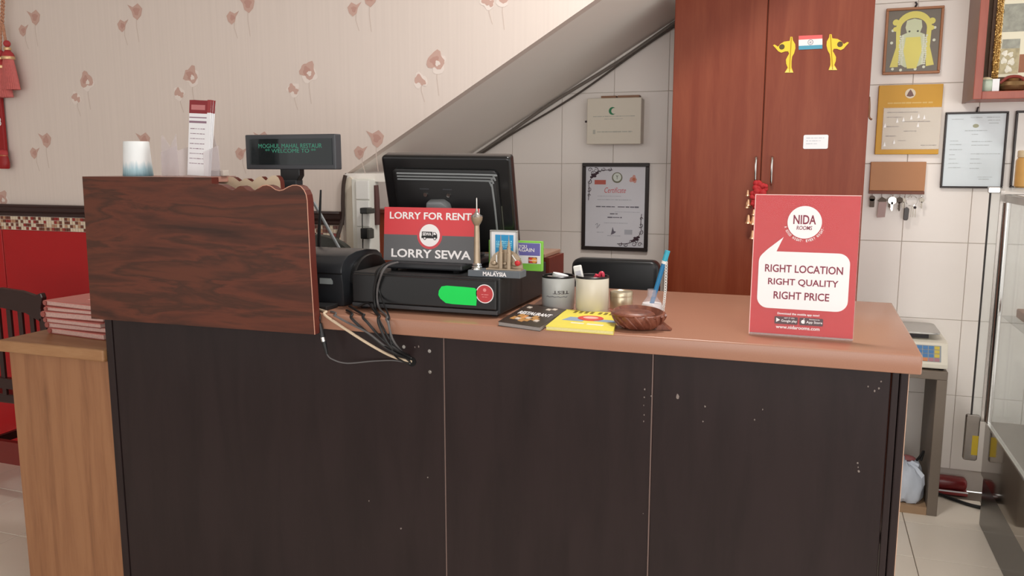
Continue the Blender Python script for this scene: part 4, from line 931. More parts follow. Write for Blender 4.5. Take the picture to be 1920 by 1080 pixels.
# framed things on the wall
def framed(name, label, c4, y, wd, fm, inner, depth=.016, cat='frame', lean=0):
    xs = [XZ(u, v, y) for u, v in c4]; x0 = (xs[0][0] + xs[3][0]) / 2; x1 = (xs[1][0] + xs[2][0]) / 2; z1 = (xs[0][1] + xs[1][1]) / 2; z0 = (xs[2][1] + xs[3][1]) / 2
    t = T(name, label, cat, ((x0 + x1) / 2, y + .01, z0))
    m = MB()
    for (a, b, c, d) in ((x0, x1, z1 - wd, z1), (x0, x1, z0, z0 + wd), (x0, x0 + wd, z0 + wd, z1 - wd), (x1 - wd, x1, z0 + wd, z1 - wd)):
        MB().box(a, b, y, y + depth, c, d).build('frame_bar', fm, t, bevel=.002, seg=1)
    MB().box(x0 + wd * .9, x1 - wd * .9, y + depth * .5, y + depth * .9, z0 + wd * .9, z1 - wd * .9).build('sheet', inner, t)
    return t, x0 + wd, x1 - wd, z0 + wd, z1 - wd, y + depth * .5
DKF = M('frame_black_brown', (44, 36, 34), .35)
t, x0, x1, z0, z1, yy = framed('certificate', 'black framed certificate with scroll corners under the first aid box', ((1090, 306), (1216, 305), (1215, 471), (1091, 469)), 3.975, .018, DKF, M('certificate_paper', (216, 216, 222), .3, var=.02))
W_, H_ = x1 - x0, z1 - z0
def cx_(s): return x0 + W_ * s
def cz_(s): return z1 - H_ * s
def scrolls(seed, flip):
    m = MB()
    f = (lambda a, b: (cx_(1 - a), yy - .0006, cz_(1 - b))) if flip else (lambda a, b: (cx_(a), yy - .0006, cz_(b)))
    def curl(a, b, r, tr, ph, s=1):
        pts = []
        for k in range(18):
            q_ = k / 17; th_ = ph + s * tr * 6.28 * q_; rr_ = r * (1 - .8 * q_)
            pts.append(Vector(f(a, b)) + Vector((rr_ * math.cos(th_), 0, rr_ * math.sin(th_))))
        m.tube(pts, .0018, 5, 1, r1=.0008)
    for a, b, r, tr, ph, s in ((.07, .04, .011, 1.2, 0, 1), (.17, .045, .014, 1.3, 2, -1), (.3, .03, .010, 1.2, 3, 1), (.40, .035, .010, 1.1, 1, -1), (.06, .19, .012, 1.1, 1, -1), (.06, .28, .012, 1, 4, 1), (.055, .36, .008, 1, 0, 1), (.22, .07, .009, 1, 0, 1), (.12, .08, .01, 1.3, 1, 1)): curl(a, b, r, tr, ph, s)
    m.tube([f(.05, .42), f(.06, .3), f(.055, .2), f(.12, .12), f(.2, .07), f(.3, .045), f(.45, .04)], .0016, 5, 5)
    for a, b in ((.10, .13), (.13, .11), (.16, .095), (.19, .08), (.115, .1), (.15, .12)): m.ball(f(a, b), .007, 8, 5, (1.3, .1, .8))
    m.build('scroll_corner', flat('scroll_plum', (62, 40, 50)), t)
scrolls(1, False); scrolls(2, True)
MB().box(cx_(.15), cx_(.34), yy - .0008, yy, cz_(.22), cz_(.165)).build('red_mark', flat('cert_red', (190, 96, 84)), t)
o = MB().disc(cx_(.53), cz_(.135), .026, yy - .0006, yy, 24).build('seal_mark', flat('cert_olive', (120, 120, 100)), t)
MB().disc(cx_(.53), cz_(.130), .020, yy - .001, yy - .0006, 24).build('seal_centre', flat('cert_pale', (216, 222, 214)), o)
m = MB(); put_text(m, 'Y', cx_(.53), cz_(.13), .012, .02, yy - .0014, .02); m.build('seal_figure', flat('cert_ink', (110, 112, 96)), o)
o = MB(); blob(o, cx_(.8), cz_(.155), .017, yy - .0004, 5, 1, 16, .2); o = o.build('flower_mark', flat('cert_rose', (206, 150, 140)), t)
MB().disc(cx_(.81), cz_(.155), .008, yy - .0013, yy - .0008, 12).build('flower_centre', flat('cert_rust', (190, 110, 80)), o)
m = MB(); put_text(m, 'Certificate', cx_(.5), cz_(.29), W_ * .36, .026, yy - .0006, 0, .3); m.build('lettering', flat('cert_title', (208, 96, 100)), t)
m = MB()
for a, b, c, h_ in ((.2, .6, .365, .003), (.2, .78, .41, .0035), (.32, .72, .70, .003), (.5, .92, .56, .002), (.2, .32, .82, .003), (.38, .6, .86, .003)): scribble(m, cx_(a), cx_(b), cz_(c), yy - .0004, h_, int(a * 50 + c * 90), .12)
m.box(cx_(.67), cx_(.80), yy - .0006, yy, cz_(.84), cz_(.78)); m.build('print_lines', flat('cert_line', (176, 178, 186)), t)
m = MB(); scribble(m, cx_(.18), cx_(.5), cz_(.497), yy - .0006, .006, 61, .12); scribble(m, cx_(.55), cx_(.9), cz_(.497), yy - .0006, .006, 62, .12); scribble(m, cx_(.42), cx_(.55), cz_(.585), yy - .0006, .006, 63, .1); scribble(m, cx_(.38), cx_(.62), cz_(.63), yy - .0006, .006, 64, .1)
m.tube([(cx_(.17), yy - .0008, cz_(.73)), (cx_(.21), yy - .0008, cz_(.71)), (cx_(.2), yy - .0008, cz_(.77)), (cx_(.25), yy - .0008, cz_(.72)), (cx_(.22), yy - .0008, cz_(.75))], .0008, 5, 5)
m.prism([(cx_(.44), cz_(.85)), (cx_(.47), cz_(.75)), (cx_(.49), cz_(.80)), (cx_(.53), cz_(.81)), (cx_(.50), cz_(.83))], yy - .0008, yy)
m.build('handwriting', flat('cert_dark', (104, 100, 112)), t)
# generic arched yellow picture
t, x0, x1, z0, z1, yy = framed('arch_picture', 'wood framed devotional picture of a garlanded figure under a yellow arch', ((1661, 16), (1771, 10), (1763, 137), (1656, 140)), 3.972, .0105, M('frame_tan', (170, 114, 76), .4), flat('picture_grey_brown', (112, 102, 88), .3))
W_, H_ = x1 - x0, z1 - z0; cxm = (x0 + x1) / 2
YA1 = flat('picture_yellow', (226, 216, 104), .3); YA2 = flat('picture_pale_green', (206, 214, 176), .3); YA3 = flat('picture_dark', (84, 84, 66), .3)
def ap(s, q_): return (x0 + W_ * s, z1 - H_ * q_)
outer = [ap(.5 + .34 * math.cos(R(a)), .27 - .25 * math.sin(R(a))) for a in range(0, 181, 12)]
inner = [ap(.5 - .25 * math.cos(R(a)), .30 - .17 * math.sin(R(a))) for a in range(0, 181, 12)]
MB().prism(outer + [ap(.18, .6), ap(.08, .92), ap(.24, .92), ap(.25, .6)] + inner + [ap(.74, .6), ap(.78, .92), ap(.93, .90), ap(.83, .6)], yy - .0008, yy).build('arch', YA1, t)
m = MB()
for s in (.15, .84): m.disc(*ap(s, .19), .013, yy - .0012, yy - .0004, 12); m.disc(*ap(s, .3), .010, yy - .0012, yy - .0004, 12)
m.build('arch_scroll', YA1, t)
MB().prism([ap(.36, .17), ap(.5, .14), ap(.64, .17), ap(.66, .28), ap(.62, .38), ap(.5, .42), ap(.38, .38), ap(.34, .28)], yy - .0006, yy).build('crown', YA2, t)
MB().prism([ap(.28, .40), ap(.4, .36), ap(.6, .36), ap(.72, .40), ap(.75, .62), ap(.72, .88), ap(.62, .92), ap(.38, .93), ap(.28, .88), ap(.25, .62)], yy - .001, yy).build('robe', YA2, t)
MB().prism([ap(.36, .44), ap(.64, .44), ap(.68, .66), ap(.6, .95), ap(.42, .95), ap(.33, .66)], yy - .0014, yy - .0004).build('apron', YA1, t)
m = MB()
for s in (.42, .58): m.disc(*ap(s, .345), .0042, yy - .0016, yy - .0004, 10)
m.build('eyes', YA3, t)
m = MB(); q = random.Random(8)
for s in (.26, .31, .70, .75):
    for kx in range(14): m.disc(*ap(s + q.uniform(-.01, .01), .42 + .035 * kx), .0042, yy - .0018, yy - .0008, 8)
for s, v in ((.10, .32), (.09, .52), (.9, .5), (.9, .3), (.14, .95), (.3, .97), (.58, .96), (.74, .93)): m.disc(*ap(s, v), .006, yy - .0008, yy, 9)
m.build('garland', flat('picture_garland', (222, 226, 206), .3), t)
MB().tube([(cxm, 3.98, z1 + .012), (cxm + .004, 3.972, z1 + .022), (cxm, 3.98, z1 + .03)], .004, 6, 4).build('hanger', INK, t)
# yellow plaque
xs = [XZ(u, v, 3.98) for u, v in ((1647, 161), (1768, 157), (1760, 289), (1641, 289))]
t = T('yellow_plaque', 'mustard yellow wall board with a sleeved licence, above the key rack', 'plaque', (.386, 3.98, 1.487))
MB().box(.262, .511, 3.972, 3.994, 1.487, 1.780).build('board', flat('plaque_mustard', (214, 160, 44), .45), t, bevel=.002)
sl = MB().box(.287, .510, 3.9695, 3.9715, 1.509, 1.683).build('licence', M('licence_cream', (224, 214, 196), .4, var=.06, scale=8), t)
MB().box(.284, .512, 3.9665, 3.9672, 1.506, 1.686).build('plastic_sleeve', FILM, t)
o = MB().disc(.386, 1.743, .0205, 3.9705, 3.972, 24).build('crest', flat('crest_cream', (232, 220, 196)), t)
MB().prism([(.372, 1.733), (.378, 1.748), (.386, 1.760), (.394, 1.748), (.400, 1.733), (.386, 1.729)], 3.9698, 3.9705).build('crest_figure', flat('crest_brown', (128, 96, 90)), o)
m = MB(); scribble(m, .30, .475, 1.704, 3.9715, .007, 3, .1); m.build('heading', flat('plaque_ink', (226, 190, 110)), t)
m = MB()
for k, (a, b) in enumerate(((.3, .42), (.3, .36), (.36, .47), (.3, .35), (.37, .42), (.3, .34), (.35, .38), (.44, .5))): scribble(m, a, b, 1.665 - .02 * k, 3.9692, .0035, 20 + k, .12)
m.build('print_lines', flat('licence_ink', (160, 150, 140)), sl)
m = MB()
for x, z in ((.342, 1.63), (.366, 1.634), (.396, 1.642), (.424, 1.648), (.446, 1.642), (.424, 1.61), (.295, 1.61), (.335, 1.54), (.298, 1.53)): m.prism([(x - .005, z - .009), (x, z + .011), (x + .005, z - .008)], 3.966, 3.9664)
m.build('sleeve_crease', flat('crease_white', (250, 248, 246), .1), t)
# key rack
t = T('key_rack', 'tan wooden key rack on the tiled wall beside the cupboard', 'key rack', (.358, 3.975, 1.316))
MB().box(.249, .468, 3.97, 3.994, 1.330, 1.455).build('board', M('rack_tan', (184, 128, 84), .45, var=.06, scale=14), t, bevel=.002)
MB().box(.249, .468, 3.966, 3.994, 1.316, 1.329).build('rail', M('rack_brown', (120, 70, 52), .5), t)
hx = [.262, .300, .345, .372, .392, .418, .459]
for x in hx: MB().tube([(x, 3.97, 1.316), (x, 3.968, 1.306), (x, 3.96, 1.302), (x, 3.956, 1.308)], .0014, 6, 3).build('hook', CHROME, t)
DKB = M('key_dark', (72, 58, 46), .4, .3); BRT = M('key_bright', (236, 226, 214), .2, .8); KG = M('key_grey', (150, 142, 130), .35, .7)
def key(name, lb, x, z, s, mat, yk=3.957, head=.011):
    t_ = T(name, lb, 'key', (x, yk, z - .05 * s))
    MB().prism([(x + head * s * math.cos(2 * math.pi * k / 16), z - head * s + head * s * math.sin(2 * math.pi * k / 16)) for k in range(16)], yk - .001, yk + .001).build('bow', mat, t_)
    MB().prism([(x - .0032 * s, z - .018 * s), (x + .0032 * s, z - .018 * s), (x + .0032 * s, z - .046 * s), (x, z - .05 * s), (x - .0032 * s, z - .044 * s), (x - .0048 * s, z - .04 * s), (x - .0032 * s, z - .036 * s), (x - .0048 * s, z - .03 * s), (x - .0032 * s, z - .026 * s)], yk - .001, yk + .001).build('blade', mat, t_)
    m = MB()
    for k in range(10):
        a, b = 2 * math.pi * k / 10, 2 * math.pi * (k + 1) / 10; m.tube([(x + .006 * math.cos(a), yk, z + .002 + .006 * math.sin(a)), (x + .006 * math.cos(b), yk, z + .002 + .006 * math.sin(b))], .0008, 5, 1)
    m.build('ring', CHROME, t_); return t_
t_ = T('key_fob', 'dark brown key fob at the left end of the key rack', 'key fob', (.262, 3.957, 1.255))
MB().disc(.262, 1.297, .0125, 3.955, 3.960, 18).build('head', DKB, t_); MB().rrect(.2525, .2725, 1.258, 1.295, .003, 3.955, 3.960).build('body', DKB, t_)
t_ = T('key_tag', 'dusty pink key tag hanging second from the left on the rack', 'key tag', (.3, 3.957, 1.215))
MB().prism([(.286, 1.213), (.318, 1.216), (.322, 1.283), (.290, 1.283)], 3.956, 3.959).build('tag', flat('tag_pink', (178, 152, 148)), t_); MB().prism([(.284, 1.286), (.3, 1.305), (.322, 1.292), (.318, 1.283), (.29, 1.282)], 3.9545, 3.9558).build('clip', DKB, t_)
key('door_key', 'bright silver key in the middle of the key rack', .343, 1.305, 1.25, BRT, head=.0135); key('door_key', 'dark key hanging behind the bright silver key', .333, 1.300, .9, DKB, 3.964)
key('door_key', 'brown key just right of the bright silver key', .372, 1.304, 1.25, DKB); key('door_key', 'short grey key between the brown key and the large ring', .388, 1.300, .9, KG, 3.963); key('door_key', 'small grey key at the right end of the rack', .459, 1.302, .95, KG)
t_ = T('key_ring', 'large wire ring with a black fob and thin keys on the rack', 'key ring', (.418, 3.955, 1.19)); m = MB()
for k in range(20):
    a, b = 2 * math.pi * k / 20, 2 * math.pi * (k + 1) / 20; m.tube([(.420 + .022 * math.cos(a), 3.955, 1.288 + .022 * math.sin(a)), (.420 + .022 * math.cos(b), 3.955, 1.288 + .022 * math.sin(b))], .0011, 5, 1)
m.build('wire_ring', CHROME, t_); MB().prism([(.392, 1.256), (.402, 1.262), (.412, 1.254), (.410, 1.21), (.406, 1.204), (.394, 1.204), (.390, 1.21)], 3.950, 3.958).build('fob', M('fob_black', (58, 50, 48), .3), t_, bevel=.002)
for x in (.420, .428, .437): MB().box(x - .0016, x + .0016, 3.954, 3.956, 1.218, 1.262).build('thin_key', KG, t_)
MB().ball((.434, 3.954, 1.260), .006, 8, 5).build('bead', INK, t_)
# licence frames
LP = M('licence_paper', (216, 226, 230), .25, var=.02)
t, x0, x1, z0, z1, yy = framed('licence_frame', 'thin black framed pale blue licence sheet right of the yellow board', ((1772, 211), (1891, 208), (1882, 353), (1764, 353)), 3.975, .008, DKF, LP)
W_, H_ = x1 - x0, z1 - z0
MB().disc(x0 + W_ * .5, z1 - H_ * .165, .0115, yy - .0006, yy, 14, .008).build('crest', flat('crest_olive', (166, 168, 140)), t)
m = MB()
for a, b, c in ((.08, .28, .07), (.4, .6, .05), (.68, .9, .05), (.7, .9, .09), (.72, .88, .13), (.32, .7, .23), (.44, .55, .28), (.08, .22, .37), (.45, .8, .38), (.08, .28, .42), (.45, .75, .43), (.08, .3, .49), (.45, .95, .55), (.08, .18, .56), (.08, .2, .62), (.45, .62, .62), (.08, .25, .68), (.45, .65, .68), (.08, .3, .74), (.45, .62, .75), (.6, .85, .87), (.62, .8, .9)): scribble(m, x0 + W_ * a, x0 + W_ * b, z1 - H_ * c, yy - .0004, .0032, int(a * 30 + c * 70), .1)
m.build('print_lines', flat('licence_print', (186, 194, 196)), t)
MB().tube([((x0 + x1) / 2, 3.985, z1 + .008), ((x0 + x1) / 2, 3.975, z1 + .022), ((x0 + x1) / 2 + .004, 3.985, z1 + .026)], .0035, 6, 3).build('hanger', INK, t)
xl = XZ(1903, 208, 3.975)[0]
framed('licence_frame', 'second black framed sheet cut off at the right edge of the picture', ((1903, 208), (2020, 205), (2012, 353), (1896, 353)), 3.975, .009, DKF, M('licence_cream_paper', (228, 222, 214), .25, var=.02))
# wall shrine cabinet
sh = T('wall_cabinet', 'red brown open wall cabinet high on the right wall', 'cabinet', (.95, 3.9, 1.695))
SR = wood('shrine_wood', [(.3, (138, 62, 48)), (.7, (160, 82, 62))], scale=(7, 7, .8), rough=.35, noise=3)
SG = M('shrine_side_grey', (150, 122, 112), .5)
MB().box(.588, .600, 3.752, 3.994, 1.697, 2.5).build('side_panel', SG, sh); MB().box(1.3, 1.318, 3.752, 3.994, 1.697, 2.5).build('side_panel', SR, sh)
MB().box(.588, .618, 3.738, 3.752, 1.697, 2.5).build('front_stile', SR, sh, bevel=.002); MB().box(.618, 1.318, 3.738, 3.752, 1.697, 1.727).build('front_rail', SR, sh, bevel=.002)
MB().box(.600, 1.3, 3.752, 3.994, 1.700, 1.722).build('bottom_board', SR, sh); MB().box(.600, 1.3, 3.985, 3.994, 1.722, 2.5).build('back_board', M('shrine_back', (214, 196, 170), .6), sh); MB().box(.588, 1.318, 3.752, 3.994, 2.5, 2.52).build('top_board', SR, sh)
pf = T('gilded_picture', 'picture board in a carved gold frame inside the wall cabinet', 'picture', (.95, 3.86, 1.73), (0, 0, 0))
GF = M('carved_gilt', (196, 158, 96), .28, .85, var=.5, scale=120)
yg = 3.83; gx0 = XZ(1866, 60, yg)[0]; gx1 = XZ(1878, 60, yg)[0]; zbz = 1.775
MB().box(gx0 - .012, gx1 + .6, yg + .005, yg + .02, zbz, 2.45).build('backing', M('gilt_backing_wood', (92, 66, 46), .6), pf)  # dark brown wood board behind the gilt moulding
MB().box(gx1, gx1 + .58, yg, yg + .01, zbz + .012, 2.43).build('board', M('shrine_cream', (226, 220, 196), .5, var=.03, scale=6), pf)
m = MB(); q = random.Random(6); z = zbz + .004
while z < 2.45:
    for kx in range(3): m.ball((gx0 + (gx1 - gx0) * (.2 + .3 * kx) + q.uniform(-.002, .002), yg - .004, z + q.uniform(-.003, .003)), q.uniform(.004, .007), 7, 4)
    z += .0085
m.build('carving', GF, pf, smooth=True)
MB().box(gx0, gx1, yg - .003, yg + .005, zbz, 2.45).build('gilt_moulding', GF, pf)
k = (gx1 - gx0) / 12
def gp(u, v): return XZ(u, v, yg)
PH = [M('photo_grey', (150, 150, 138), .5, var=.5, scale=45), M('photo_sepia', (176, 164, 130), .5, var=.5, scale=60), M('photo_brown', (150, 96, 66), .5, var=.3, scale=50)]
for (a, b), mt, in ((((1884, 8), (1930, 58)), PH[0]), (((1880, 74), (1912, 90)), PH[0]), (((1870, 92), (1908, 138)), PH[1]), (((1912, 102), (1940, 135)), PH[2])):
    p, q_ = gp(*a), gp(*b); MB().box(p[0], q_[0], yg - .001, yg, q_[1], p[1]).build('photo', mt, pf)
m = MB(); 
for u, v, r_ in ((1884, 100, .010), (1895, 102, .009), (1882, 114, .011), (1896, 116, .012), (1890, 130, .012)): blob(m, *gp(u, v), r_, yg - .0012, int(u), 1.1)
m.build('photo_figures', M('photo_light', (222, 216, 200), .5, var=.4, scale=70), pf)
t = T('offering_pot', 'pale green pot with a white paper at the left of the wall cabinet', 'pot', (.665, 3.79, 1.722)); x, _ = XZ(1852, 160, 3.79)
MB().lathe([(.022, .0005), (.030, .01), (.033, .03), (.03, .045), (.034, .05), (.03, .052), (.028, .046)], x, 3.79, 1.7225, 24).build('bowl', M('pot_green', (182, 196, 178), .35), t, smooth=True)
xx, _ = XZ(1867, 160, 3.76); MB().box(xx - .012, xx + .012, 3.758, 3.761, 1.7225, 1.775).build('paper', PAPER, t); MB().ball((x - .008, 3.79, 1.775), .018, 10, 6, (1.4, 1, .6)).build('flowers', M('offering_cream', (226, 212, 176), .7, var=.2, scale=60), t, smooth=True)
t = T('brass_vessel', 'rounded brass vessel at the right side of the wall cabinet', 'vessel', (.72, 3.81, 1.722)); x, _ = XZ(1897, 165, 3.81)
MB().lathe([(.02, .0005), (.045, .012), (.052, .028), (.046, .042), (.03, .05), (.033, .055)], x, 3.81, 1.7225, 24).build('body', M('vessel_brass', (150, 120, 84), .3, .8), t, smooth=True)
MB().tube([(x - .045, 3.79, 1.76), (x - .02, 3.785, 1.782), (x + .02, 3.785, 1.782), (x + .045, 3.79, 1.76)], .006, 8, 5).build('red_cord', flat('vessel_red', (134, 52, 42)), t, smooth=True)

# weighing scale on its stand
st = T('scale_stand', 'grey brown open fronted stand holding the weighing scale by the wall', 'stand', (.395, 3.81, 0))
SB = M('stand_grey_brown', (122, 110, 98), .5, var=.06, scale=10); SI = M('stand_inner', (132, 120, 106), .5, var=.06, scale=10)
MB().box(.222, .566, 3.65, 3.97, .580, .614).build('top', SB, st, bevel=.002); MB().box(.527, .566, 3.65, 3.97, 0, .5795).build('side', SB, st, bevel=.002); MB().box(.222, .258, 3.65, 3.97, 0, .5795).build('side', SB, st, bevel=.002)
MB().box(.2585, .5265, 3.65, 3.97, .0, .034).build('bottom', M('stand_bottom_tan', (168, 138, 108), .5), st)
sc2 = T('weighing_scale', 'cream shop scale with coloured keys and steel plate', 'scale', (.42, 3.8, .6145))
CR = M('scale_cream', (226, 220, 204), .4)
MB().prism([(3.665, .622), (3.665, .640), (3.700, .722), (3.72, .728), (3.96, .728), (3.96, .622)], .262, .565, 'x').build('body', CR, sc2, bevel=.004, seg=2)
for x in (.28, .545):
    for y in (3.69, 3.94): MB().lathe([(.01, 0), (.012, .0075)], x, y, .6145, 10).build('foot', BLACK, sc2)
MB().rrect(.258, .540, 3.715, 3.955, .03, .752, .760, ax='z').build('plate', M('scale_steel', (176, 174, 170), .28, .9), sc2, bevel=.002); MB().box(.30, .50, 3.76, 3.92, .7285, .752).build('plate_support', INK, sc2)
nrm = Vector((0, -.082, .035)).normalized()
sl0 = Vector((0, 3.665, .640)); sl1 = Vector((0, 3.700, .722)); ang = math.atan2(.035, .082)
MB().box(-.135, .130, -.0012, .0006, .010, .078).build('keypad', flat('keypad_grey', (150, 156, 160)), sc2, loc=(.41, 3.665, .640), rot=(-ang, 0, 0))
KC = [flat('key_blue', (74, 124, 176)), flat('key_white', (226, 228, 230)), flat('key_yellow', (206, 184, 74)), flat('key_orange', (206, 130, 84)), flat('key_rose', (170, 120, 130))]
grid = ['wwwwwwwbbbby', 'bbwwbbwbbbby', 'wbwwwbwbbbbg', 'bwbbwwbboorr']
for r_ in range(4):
    for c_ in range(12):
        chh = grid[r_][c_]; mt = {'w': KC[1], 'b': KC[0], 'y': KC[2], 'o': KC[3], 'r': KC[4], 'g': KC[2]}[chh]
        MB().box(-.131 + c_ * .0215, -.131 + c_ * .0215 + .018, -.0026, -.0012, .061 - r_ * .0165, .061 - r_ * .0165 + .0135).build('key_button', mt, sc2, loc=(.41, 3.665, .640), rot=(-ang, 0, 0))
# carrier bag
bg = T('carrier_bag', 'pale blue white plastic carrier bag in the scale stand', 'bag', (.43, 3.75, .034))
m = MB(); q = random.Random(12); n, L = 48, 9
prof = [(.0005, .0), (.080, .001), (.090, .02), (.092, .06), (.09, .10), (.082, .14), (.066, .168), (.035, .178), (.0005, .17)]
for i in range(n):
    a = 2 * math.pi * i / n
    for kx, (rr_, zz) in enumerate(prof):
        wv = 1 + (.05 * math.sin(a * 5 + kx * .8) + .05 * math.sin(a * 9 - kx * 1.3)) * (1 if 0 < kx < 8 else 0)
        ca, sa = math.cos(a), math.sin(a); se = (abs(ca) ** 4 + abs(sa) ** 4) ** -.25 if kx < 6 else 1; jz = q.uniform(-.006, .006) if 0 < kx < 8 else 0
        m.v.append((.436 + min(.086, max(-.09, rr_ * .88 * wv * se * ca)) + jz * .3, 3.735 + max(-.078, min(.08, rr_ * .8 * wv * se * sa)), .0345 + max(0, zz + jz + ((.014 * math.sin(a * 3 + 1) - .018 * ca) if kx > 3 else 0))))
for i in range(n):
    j = (i + 1) % n
    for kx in range(L - 1): m.face([i * L + kx, j * L + kx, j * L + kx + 1, i * L + kx + 1])
m.build('body', M('bag_film', (206, 214, 226), .28, var=.05), bg, smooth=True)
MB().tube([(.39, 3.74, .19), (.40, 3.735, .235), (.415, 3.735, .245), (.425, 3.74, .2)], .005, 6, 5).build('handle', BLACK, bg, smooth=True); MB().tube([(.475, 3.75, .18), (.50, 3.745, .22), (.512, 3.745, .245), (.505, 3.75, .2)], .005, 6, 5).build('handle', BLACK, bg, smooth=True)
m = MB(); m.ball((.45, 3.75, .205), .028, 10, 6, (1.3, 1, .45)); m.build('contents', M('bag_contents', (150, 90, 90), .6, var=.4, scale=60), bg, smooth=True)
# red parcel and cable on the floor
t = T('red_packet', 'dark red plastic wrapped packet on the floor against the tiled wall', 'packet', (.68, 3.93, 0))
MB().box(.59, .72, 3.92, 3.985, .022, .075).build('pack', M('packet_red', (120, 34, 36), .25, var=.2, scale=30), t, bevel=.018, seg=3, smooth=True); MB().box(.58, .722, 3.915, 3.985, .0015, .021).build('tray', M('packet_tray', (150, 62, 62), .3), t, bevel=.004)
MB().box(.585, .7225, 3.9135, 3.916, .017, .023).build('white_edge', PAPER, t)
o = MB().tube([(.52, 3.94, .008), (.6, 3.90, .008), (.66, 3.85, .008), (.74, 3.80, .008), (.9, 3.79, .008)], .0075, 8, 5).build('floor_cable', CB, None, smooth=True); tag(o, 'black cable on the floor running to the glass case', 'cable')

# glass display case
gc = T('glass_display_case', 'steel framed glass display case standing at the right edge', 'display case', (1.0, 3.0, 0))
XC = .71; Y1, Y0 = 3.63, 2.25; X2 = 1.36
MB().box(XC + .008, X2, Y0, Y1, 0, .205).build('plinth', M('plinth_black', (40, 38, 36), .22), gc, bevel=.003)
DS = M('dark_mirror_steel', (150, 142, 132), .07, .95, var=.03)
MB().box(XC, X2 + .005, Y0, Y1 + .006, .207, .424).build('steel_skirt', DS, gc, bevel=.003)
MB().box(XC - .003, XC + .012, Y0, Y1 + .008, .425, .433).build('bottom_rail', CHROME, gc)
MB().box(XC + .012, X2, Y0, Y1, .425, .432).build('deck', STEEL, gc)
MB().tube([(XC + .006, Y1 - .01, .433), (XC + .006, Y1 - .01, 1.30)], .013, 16, 1).build('corner_tube', CHROME, gc, smooth=True); MB().tube([(XC + .006, Y1 - .01, 1.30), (XC + .006, Y1 - .01, 1.322)], .005, 10, 1).build('tube_pin', CHROME, gc)
MB().tube([(X2 - .01, Y1 - .01, .433), (X2 - .01, Y1 - .01, 1.30)], .013, 16, 1).build('corner_tube', CHROME, gc, smooth=True); MB().tube([(XC + .006, Y0 + .01, .433), (XC + .006, Y0 + .01, 1.30)], .013, 16, 1).build('corner_tube', CHROME, gc, smooth=True)
MB().box(XC + .002, XC + .008, Y0 + .02, Y1 - .025, .434, 1.30).build('side_pane', PANE, gc); MB().box(XC + .02, X2 - .02, Y1 - .008, Y1 - .002, .434, 1.30).build('end_pane', PANE, gc)
MB().box(XC - .005, XC + .02, Y0, Y1, 1.302, 1.332).build('top_rail', STEEL, gc, bevel=.002); MB().box(XC + .02, X2, Y1 - .02, Y1, 1.302, 1.332).build('top_rail', STEEL, gc, bevel=.002)
MB().box(XC - .055, X2 + .01, Y0, Y1 + .01, 1.352, 1.358).build('top_pane', PANE, gc)
MB().box(XC - .055, XC - .050, Y1 - .004, Y1 + .008, .43, 1.345).build('door_gasket', M('gasket_black', (34, 28, 26), .5), gc)
MB().box(XC - .0495, XC - .016, Y1 + .0, Y1 + .005, .43, 1.345).build('door_pane', PANE, gc)
MB().rrect(XC - .062, XC - .02, 1.335, 1.36, .005, Y1 - .006, Y1 + .014).build('corner_fitting', CHROME, gc, bevel=.003); MB().box(XC - .018, XC - .004, Y1 - .004, Y1 + .008, .43, 1.345).build('door_stile', STEEL, gc)
MB().rrect(XC - .072, XC - .020, .265, .455, .01, Y1 - .008, Y1 + .012).build('handle_plate', STEEL, gc, bevel=.004); MB().box(XC - .044, XC - .022, Y1 - .0095, Y1 - .008, .29, .37).build('yellow_label', flat('label_yellow', (206, 178, 50)), gc)
MB().box(XC + .02, X2 - .02, Y0 + .02, Y1 - .02, .86, .866).build('shelf_pane', PANE, gc)
t = T('amber_jar', 'amber jar standing on top of the glass case', 'jar', (.81, 3.66, 1.358)); 
x, _ = XZ(1929, 320, 3.58)
MB().lathe([(.04, .0005), (.045, .006), (.045, .10), (.038, .112)], x, 3.58, 1.3585, 24).build('body', M('jar_amber', (206, 160, 96), .2, var=.1), t, smooth=True); MB().lathe([(.04, .112), (.041, .114), (.041, .135), (.037, .138), (.0005, .138)], x, 3.58, 1.3585, 24).build('lid', M('jar_lid', (226, 206, 170), .4), t, smooth=True)
t = MB().box(.77, .9, 3.44, 3.58, .8665, .90).build('wooden_tray', M('tray_brown', (140, 88, 60), .5), None, bevel=.004); tag(t, 'brown wooden tray on the glass shelf inside the case', 'tray')

# cables under the stairs, sockets, wall things on the left
for i, (dz, r_, lb) in enumerate(((-.018, .008, 'thick grey cable clipped along the underside of the stairs'), (-.036, .005, 'thin dark cable below the thick one along the stairs'))):
    pts = [(x, 3.978 - .012 * i, sz(x) + dz + (.006 * math.sin(x * 9 + i * 2) - (.012 * math.sin((x + 1.7) * 2.8) if i else 0))) for x in [-1.75 + .11 * k for k in range(11)] + [-.565]]
    o = MB().tube(pts, r_, 8, 3).build('stair_cable', M('cable_mid_grey' if i == 0 else 'cable_dark_grey', (120, 112, 104) if i == 0 else (82, 74, 68), .6), None, smooth=True); tag(o, lb, 'cable')
tr = T('socket_trunking', 'white trunking column with plug sockets at the end of the wallpapered wall', 'trunking', (-1.70, 2.99, 1.05))
def tp2(u, v): return XZ(u, v, 2.97)
TW = M('trunking_white', (222, 222, 214), .4, var=.02)
MB().prism([(-1.80, .9), (-1.735, .9), (-1.735, 1.36), (-1.775, 1.395), (-1.80, 1.38)], 2.995, 3.06).build('corner_strip', M('corner_cream', (224, 214, 196), .5), tr)
MB().box(-1.745, -1.662, 2.955, 3.03, .9, 1.386).build('column', TW, tr, bevel=.003)
for za, zb2 in ((1.305, 1.38), (1.196, 1.300), (1.075, 1.192)):
    f_ = MB().box(-1.722, -1.664, 2.948, 2.955, za, zb2).build('socket_plate', WHITE, tr, bevel=.002)
